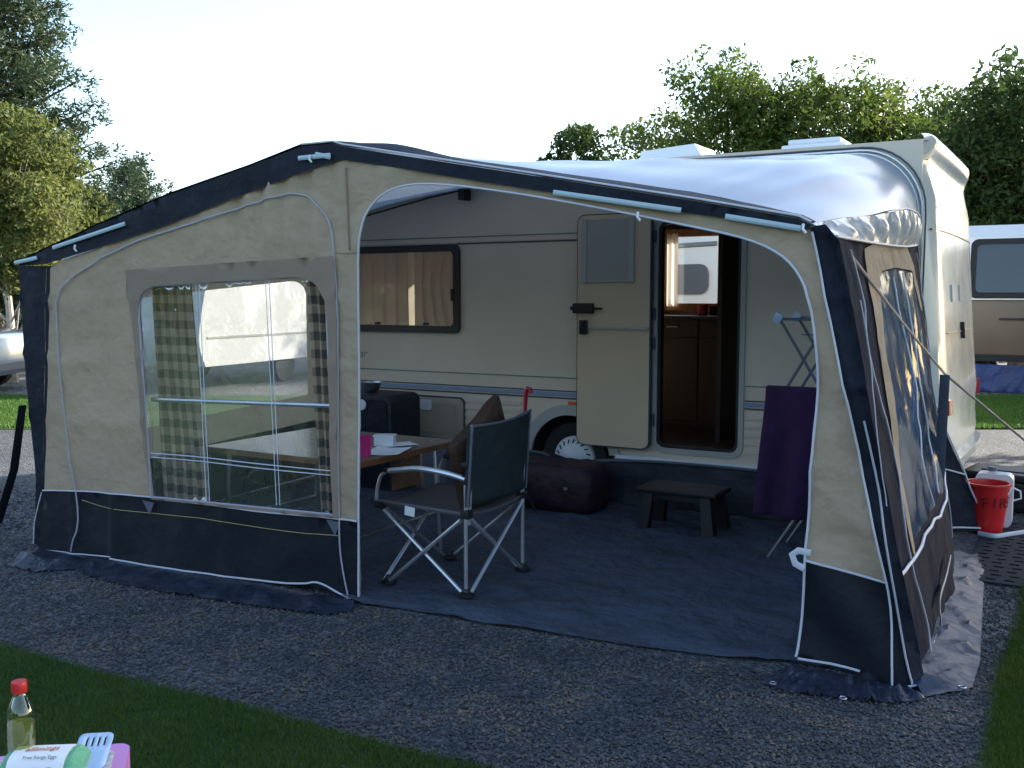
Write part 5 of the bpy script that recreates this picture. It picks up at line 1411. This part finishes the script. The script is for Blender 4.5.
def vpane(name, a, b, z0, z1, m, t, parent, r=.08, t0=.0):
    c = XMB(); pl = rrect(a, z0, b, z1, r, 5); n = len(pl)
    c.add([(p[0], vy(p[1]) - t, p[1]) for p in pl] + [(p[0], vy(p[1]) - t0 + .0, p[1]) for p in pl], [tuple(range(n)), tuple(reversed(range(n, 2 * n)))] + [(i, i + n, (i + 1) % n + n, (i + 1) % n) for i in range(n)])
    return c.build(name, m, parent)
for a, b in ((-1.93, -.55), (-.45, .75)):
    wv = vpane('window', a, b, 1.56, 2.56, M['rubber'], .02, va, .12, -.02)
    vpane('pane', a + .10, b - .10, 1.66, 2.46, mat('dark_reflecting_glass', (.035, .042, .046), .06, spec=.6), .028, wv, .08, .0205)
vpane('side_trim', u0 + .1, u1 - .1, 1.515, 1.535, M['black'], .012, va, .005)
c = XMB(); c.bb((-1.45, vy(1.2) - .06, 1.20), (-.9, vy(1.2) + .02, 1.235), .01); c.build('door_handle', M['black'], va)
for a in (-1.9, 2.0):
    for s_ in (-1, 1):
        c = XMB(); c.lathe([(0, .03), (.2, .03), (.21, 0), (.31, 0), (.33, -.03), (.33, -.17), (.3, -.2), (0, -.2)], (a, VV + .9 + s_ * .72 if s_ > 0 else VV + .2, .33), 28, 'Y'); c.build('wheel', M['rubber'], va, True)
tag(sheet('windbreak', [(-2.2, .02), (1.5, .02), (1.5, .50), (-2.2, .46)], lambda u, z: (u, VV - .55 - .1 * n3(u * 1.5, z, 2) + .12 * z, z - .0 + .03 * math.sin(u * 3) * z), M['blue'], None, .1, (), True, .004), 'sagging royal blue windbreak cloth in front of the camper van', 'windbreak')
# motorhome behind the caravan, seen through its two windows
mh = thing('motorhome', 'white motorhome parked behind the caravan, glimpsed through the window above the worktop', 'motorhome', tuple(on_v(690, 296, 13.2).to_2d()) + (0,), R(-8))
c = MB(); c.prism(spline([(-2.6, .45), (-2.7, 1.3), (-2.3, 2.2), (-1.3, 2.75), (1.0, 2.85), (2.3, 2.8), (2.6, 2.3), (2.65, .45)], 4) + [(1.9, .45), (1.7, .75), (1.3, .85), (.9, .75), (.7, .45), (-1.2, .45), (-1.4, .75), (-1.8, .85), (-2.2, .7), (-2.35, .45)][0:], lambda x, z, d: (x, d, z), -1.0, 1.0); c.build('body', M['white'], mh)
for a, b, z0, z1 in ((-2.0, -1.3, 1.45, 1.95), (-.22, .8, 1.62, 2.0)):
    c = MB(); c.prism(rrect(a, z0, b, z1, .12, 5), lambda x, z, d: (x, d, z), -1.03, -1.001); c.build('window', mat('grey_window', (.12, .13, .15), .1), mh)
for x in (-1.85, 1.3):
    for s_ in (-1, 1):
        c = MB(); c.lathe([(0, 0), (.2, 0), (.22, -.01), (.34, 0), (.34, -.2), (0, -.2)], (x, -.98 if s_ < 0 else .78, .34), 24, 'Y'); c.build('wheel', M['rubber'], mh, True)
c = MB(); c.bb((-2.6, -1.012, 1.15), (2.6, -1.001, 1.20)); c.build('stripe', M['trimblue'], mh)
c = MB(); c.tube([(x_, -1.01, z_) for x_, z_ in spline([(-.42, 1.25), (-.36, 1.75), (-.12, 2.1), (.2, 2.22), (.9, 2.25)], 6)], .03, 6); c.build('curved_moulding', mat('grey_moulding', (.16, .17, .19), .4), mh)

# car and white caravan at the far left
cp = on_z(14, 392)
cr_ = thing('parked_car', 'silver car parked at the left border, only its tail in view', 'car', tuple(VW(-10.55, 17.0)), AZ)
def carsec(x):       # x from -2.2 (front, out of view) to 2.1 (tail)
    pass
outl = [(-2.15, .28), (-2.2, .55), (-2.1, .78), (-1.2, .93), (-.55, 1.38), (.7, 1.42), (1.35, 1.10), (1.95, 1.02), (2.1, .90), (2.14, .45), (2.05, .28)]
outl = spline(outl, 4)
c = MB(); n = len(outl); W_ = [(-.84, .93), (-.80, .985), (-.66, 1.0), (.66, 1.0), (.80, .985), (.84, .93)]
vs_ = []; fs = []
for y, k in W_:
    for (x, z) in outl: vs_.append((x * k, y * (1 - .20 * max(0, z - .9)), .28 + (z - .28) * (k if z > .5 else 1)))
for j in range(len(W_) - 1):
    for i in range(n): fs.append((j * n + i, j * n + (i + 1) % n, (j + 1) * n + (i + 1) % n, (j + 1) * n + i))
fs += [tuple(range(n)), tuple((len(W_) - 1) * n + i for i in range(n))]
c.add(vs_, fs); c.build('body', M['silverpaint'], cr_, True)
for s_ in (-1, 1):
    g_ = MB(); pl = [(-1.0, .95), (-.5, 1.28), (.62, 1.31), (1.15, 1.0)]
    g_.prism(pl, lambda x, z, d: (x, s_ * (.835 * (1 - .2 * max(0, z - .9)) + d), z), -.03, -.012 + .02); g_.build('side_window', M['dark'], cr_)
    for x in (-1.35, 1.30):
        wb = MB(); wb.lathe([(0, .02), (.19, .02), (.20, 0), (.29, 0), (.31, -.02), (.31, -.18), (0, -.18)], (x, -.86 if s_ < 0 else .86 + -.16, .31), 26, 'Y'); w_o = wb.build('wheel', M['rubber'], cr_, True)
        if s_ < 0:
            wb = MB(); wb.lathe([(0, .03), (.17, .022), (.185, .021), (.185, .015), (0, .015)], (x, -.86, .31), 20, 'Y'); wb.build('rim', M['alu'], w_o, True)
    tl = MB(); tl.bb((2.0, s_ * .78 - (.06 if s_ > 0 else -.0), .66), (2.13, s_ * .78 + (.0 if s_ > 0 else .06), .84), .02); tl.build('tail_light', M['redlens'], cr_)
c = MB(); c.bb((2.03, -.78, .34), (2.17, .78, .52), .03); c.build('bumper', M['grey'], cr_)
def white_caravan(label, lat, dep, rz, wins=((-1.75, -.75), (-.4, .5), (.95, 1.75))):
    wc = thing('white_caravan', label, 'caravan', tuple(VW(lat, dep)), rz)
    c = MB(); c.prism(spline([(-2.35, .42), (-2.5, .9), (-2.3, 1.7), (-2.0, 2.42), (-1.5, 2.56), (1.5, 2.58), (2.15, 2.45), (2.35, 1.6), (2.4, .42)], 5), lambda x, z, d: (x, d, z), -1.05, 1.05); c.build('body', M['white'], wc)
    for a_, b_ in wins:
        w_ = MB(); w_.prism(rrect(a_, 1.25, b_, 1.95, .08, 4), lambda x, z, d: (x, d, z), -1.075, -1.0505); w_.build('window', mat('smoked_pane', (.10, .11, .12), .08), wc)
    c = MB(); c.bb((-2.3, -1.062, .88), (2.3, -1.0505, .92)); c.build('stripe', M['trimgrey'], wc)
    for s_ in (-1, 1):
        c = MB(); c.lathe([(0, 0), (.3, 0), (.3, -.16), (0, -.16)], (0, -1.0 if s_ < 0 else .96, .3), 24, 'Y'); c.build('wheel', M['rubber'], wc, True)
white_caravan('white caravan standing behind the silver car at the left border', -13.45, 24.0, AZ)
white_caravan('added white caravan turned to the sun, giving the clear awning window its glare', -5.2, 19.2, AZ + R(68), ((1.3, 1.9),))  # added as a bright sunlit face behind the awning window
# ------------------------------------------------------------------ near left: pink camping table with egg carton, slice and oil bottle
ZN = .57
def qn(px, py): return on_z(px, py, ZN)
pr = qn(131, 742); pl_ = qn(-5, 757)
TR = math.atan2(pr.y - pl_.y, pr.x - pl_.x)
ctr = pr + Matrix.Rotation(TR, 3, 'Z') @ Vector((-.335, -.20, 0)); ctr.z = 0
pt = thing('pink_table', 'low pink plastic table with a floral top cloth at the bottom left corner', 'table', tuple(ctr), TR)
c = MB(); c.prism(rrect(-.40, -.42, .335, .20, .03, 5), lambda x, y, d: (x, y, d), ZN - .045, ZN); c.build('tabletop', M['pinktray'], pt)
c = MB(); c.prism(rrect(-.37, -.39, .305, .17, .03, 5), lambda x, y, d: (x, y, d), ZN + .0005, ZN + .003); c.build('top_cloth', M['floral'], pt)
for x in (-.34, .28):
    for y in (-.36, .14):
        c = MB(); c.tube([(x, y, ZN - .046), (x, y, .006)], [.018, .013], 10); c.build('leg', M['pinktray'], pt, True)
Z2 = ZN + .0035
ec = thing('egg_carton', 'green pulp egg carton with a white printed sleeve lying on the pink table', 'egg carton', tuple(on_z(48, 757, ZN + .06).to_2d()) + (Z2,), AZ + R(5))
def rib_prism(x0, x1, wid, h, name, m, o=0.0, wav=0):
    n = 24; k = 12; vs_ = []; fs = []
    for i in range(n + 1):
        x = x0 + (x1 - x0) * i / n; ed_ = 1 - .22 * (max(0, abs((i / n) * 2 - 1) - .8) / .2) ** 2 * (1 if wav else 0)
        for j in range(k + 1):
            a = math.pi * j / k; cy = -math.cos(a); sz = math.sin(a) ** .55 if 0 < j < k else 0
            vs_.append((x, cy * abs(cy) ** -.35 * (wid / 2 + o) * ed_ if abs(cy) > 1e-6 else 0, (h + o) * sz * ed_ + (.003 * math.sin(i * 1.6) if wav and 0 < j < k else 0)))
    for i in range(n):
        for j in range(k): q = i * (k + 1) + j; fs.append((q, q + 1, q + k + 2, q + k + 1))
    fs += [tuple(range(k + 1)), tuple(n * (k + 1) + j for j in range(k + 1))]
    t_ = MB(); t_.add(vs_, fs); return t_.build(name, m, ec, True)
rib_prism(-.088, .080, .105, .070, 'carton', M['eggcard'], 0, 1)
sl = rib_prism(-.068, .046, .105, .071, 'sleeve', M['paper'], .0022)
t_ = text('print', 'alllmings', .020, (-.010, -.006, .0743), (R(8), 0, R(3)), M['textorange'], sl, .3, .0003)
t_ = text('print', 'Free Range Eggs', .0105, (-.004, -.036, .0700), (R(38), 0, 0), M['textgrey'], sl, 0, .0003)
for k, mm in enumerate(('textgreen', 'textblue', 'textgreen')):
    c = MB(); c.lathe([(0, .0012), (.008, .0012), (.009, 0)], (0, 0, 0), 20, sx=1.25, sy=.75); o = c.build('print_spot', M[mm], sl); o.location = (-.038 + .028 * k, -.0515, .050); o.rotation_euler = (R(72), 0, 0)
sp = thing('slotted_turner', 'pale blue slotted turner lying over the end of the egg carton', 'turner', tuple(on_z(90, 755, Z2 + .05).to_2d()) + (Z2 + .035,), AZ + R(8))
sh = rrect(-.036, -.035, .036, .070, .013, 4)
hl = [rrect(-.019 + i * .0125, .030, -.0145 + i * .0125, .058, .002, 2) for i in range(4)]
o = sheet('blade', sh, lambda x, y: (x, y * .92, .010 + y * .35), M['turner'], sp, .012, hl, True, .003)
c = MB(); c.tube([(0, -.03, .001), (-.02, -.07, -.020), (-.03, -.20, -.024)], [.007, .006, .009], 8, flat=(.6, 1)); c.build('handle', M['turner'], sp, True)
bt = thing('oil_bottle', 'clear bottle with red cap, half full of yellow cooking oil, on the pink table', 'bottle', tuple(on_z(19, 681, Z2 + .2125).to_2d()) + (Z2,))
pf = [(0, .001), (.022, .0), (.0275, .004), (.0285, .02), (.027, .06), (.0285, .10), (.0285, .145), (.026, .165), (.017, .190), (.0125, .203), (.012, .218), (.0125, .2185)]
c = MB(); c.lathe(spline(pf, 3), (0, 0, 0), 32); c.build('glass', M['bottle'], bt, True)
c = MB(); c.lathe([(0, .0035), (.020, .0035), (.0255, .007), (.0265, .02), (.025, .06), (.0265, .095), (.0265, .132), (0, .132)], (0, 0, 0), 32); c.build('oil', M['oil'], bt, True)
c = MB(); c.lathe([(.0135, .206), (.0155, .206), (.0158, .228), (.0145, .231), (0, .231)], (0, 0, 0), 26); c.build('cap', M['red'], bt, True)

bt.scale = (1.02, 1.02, .92)
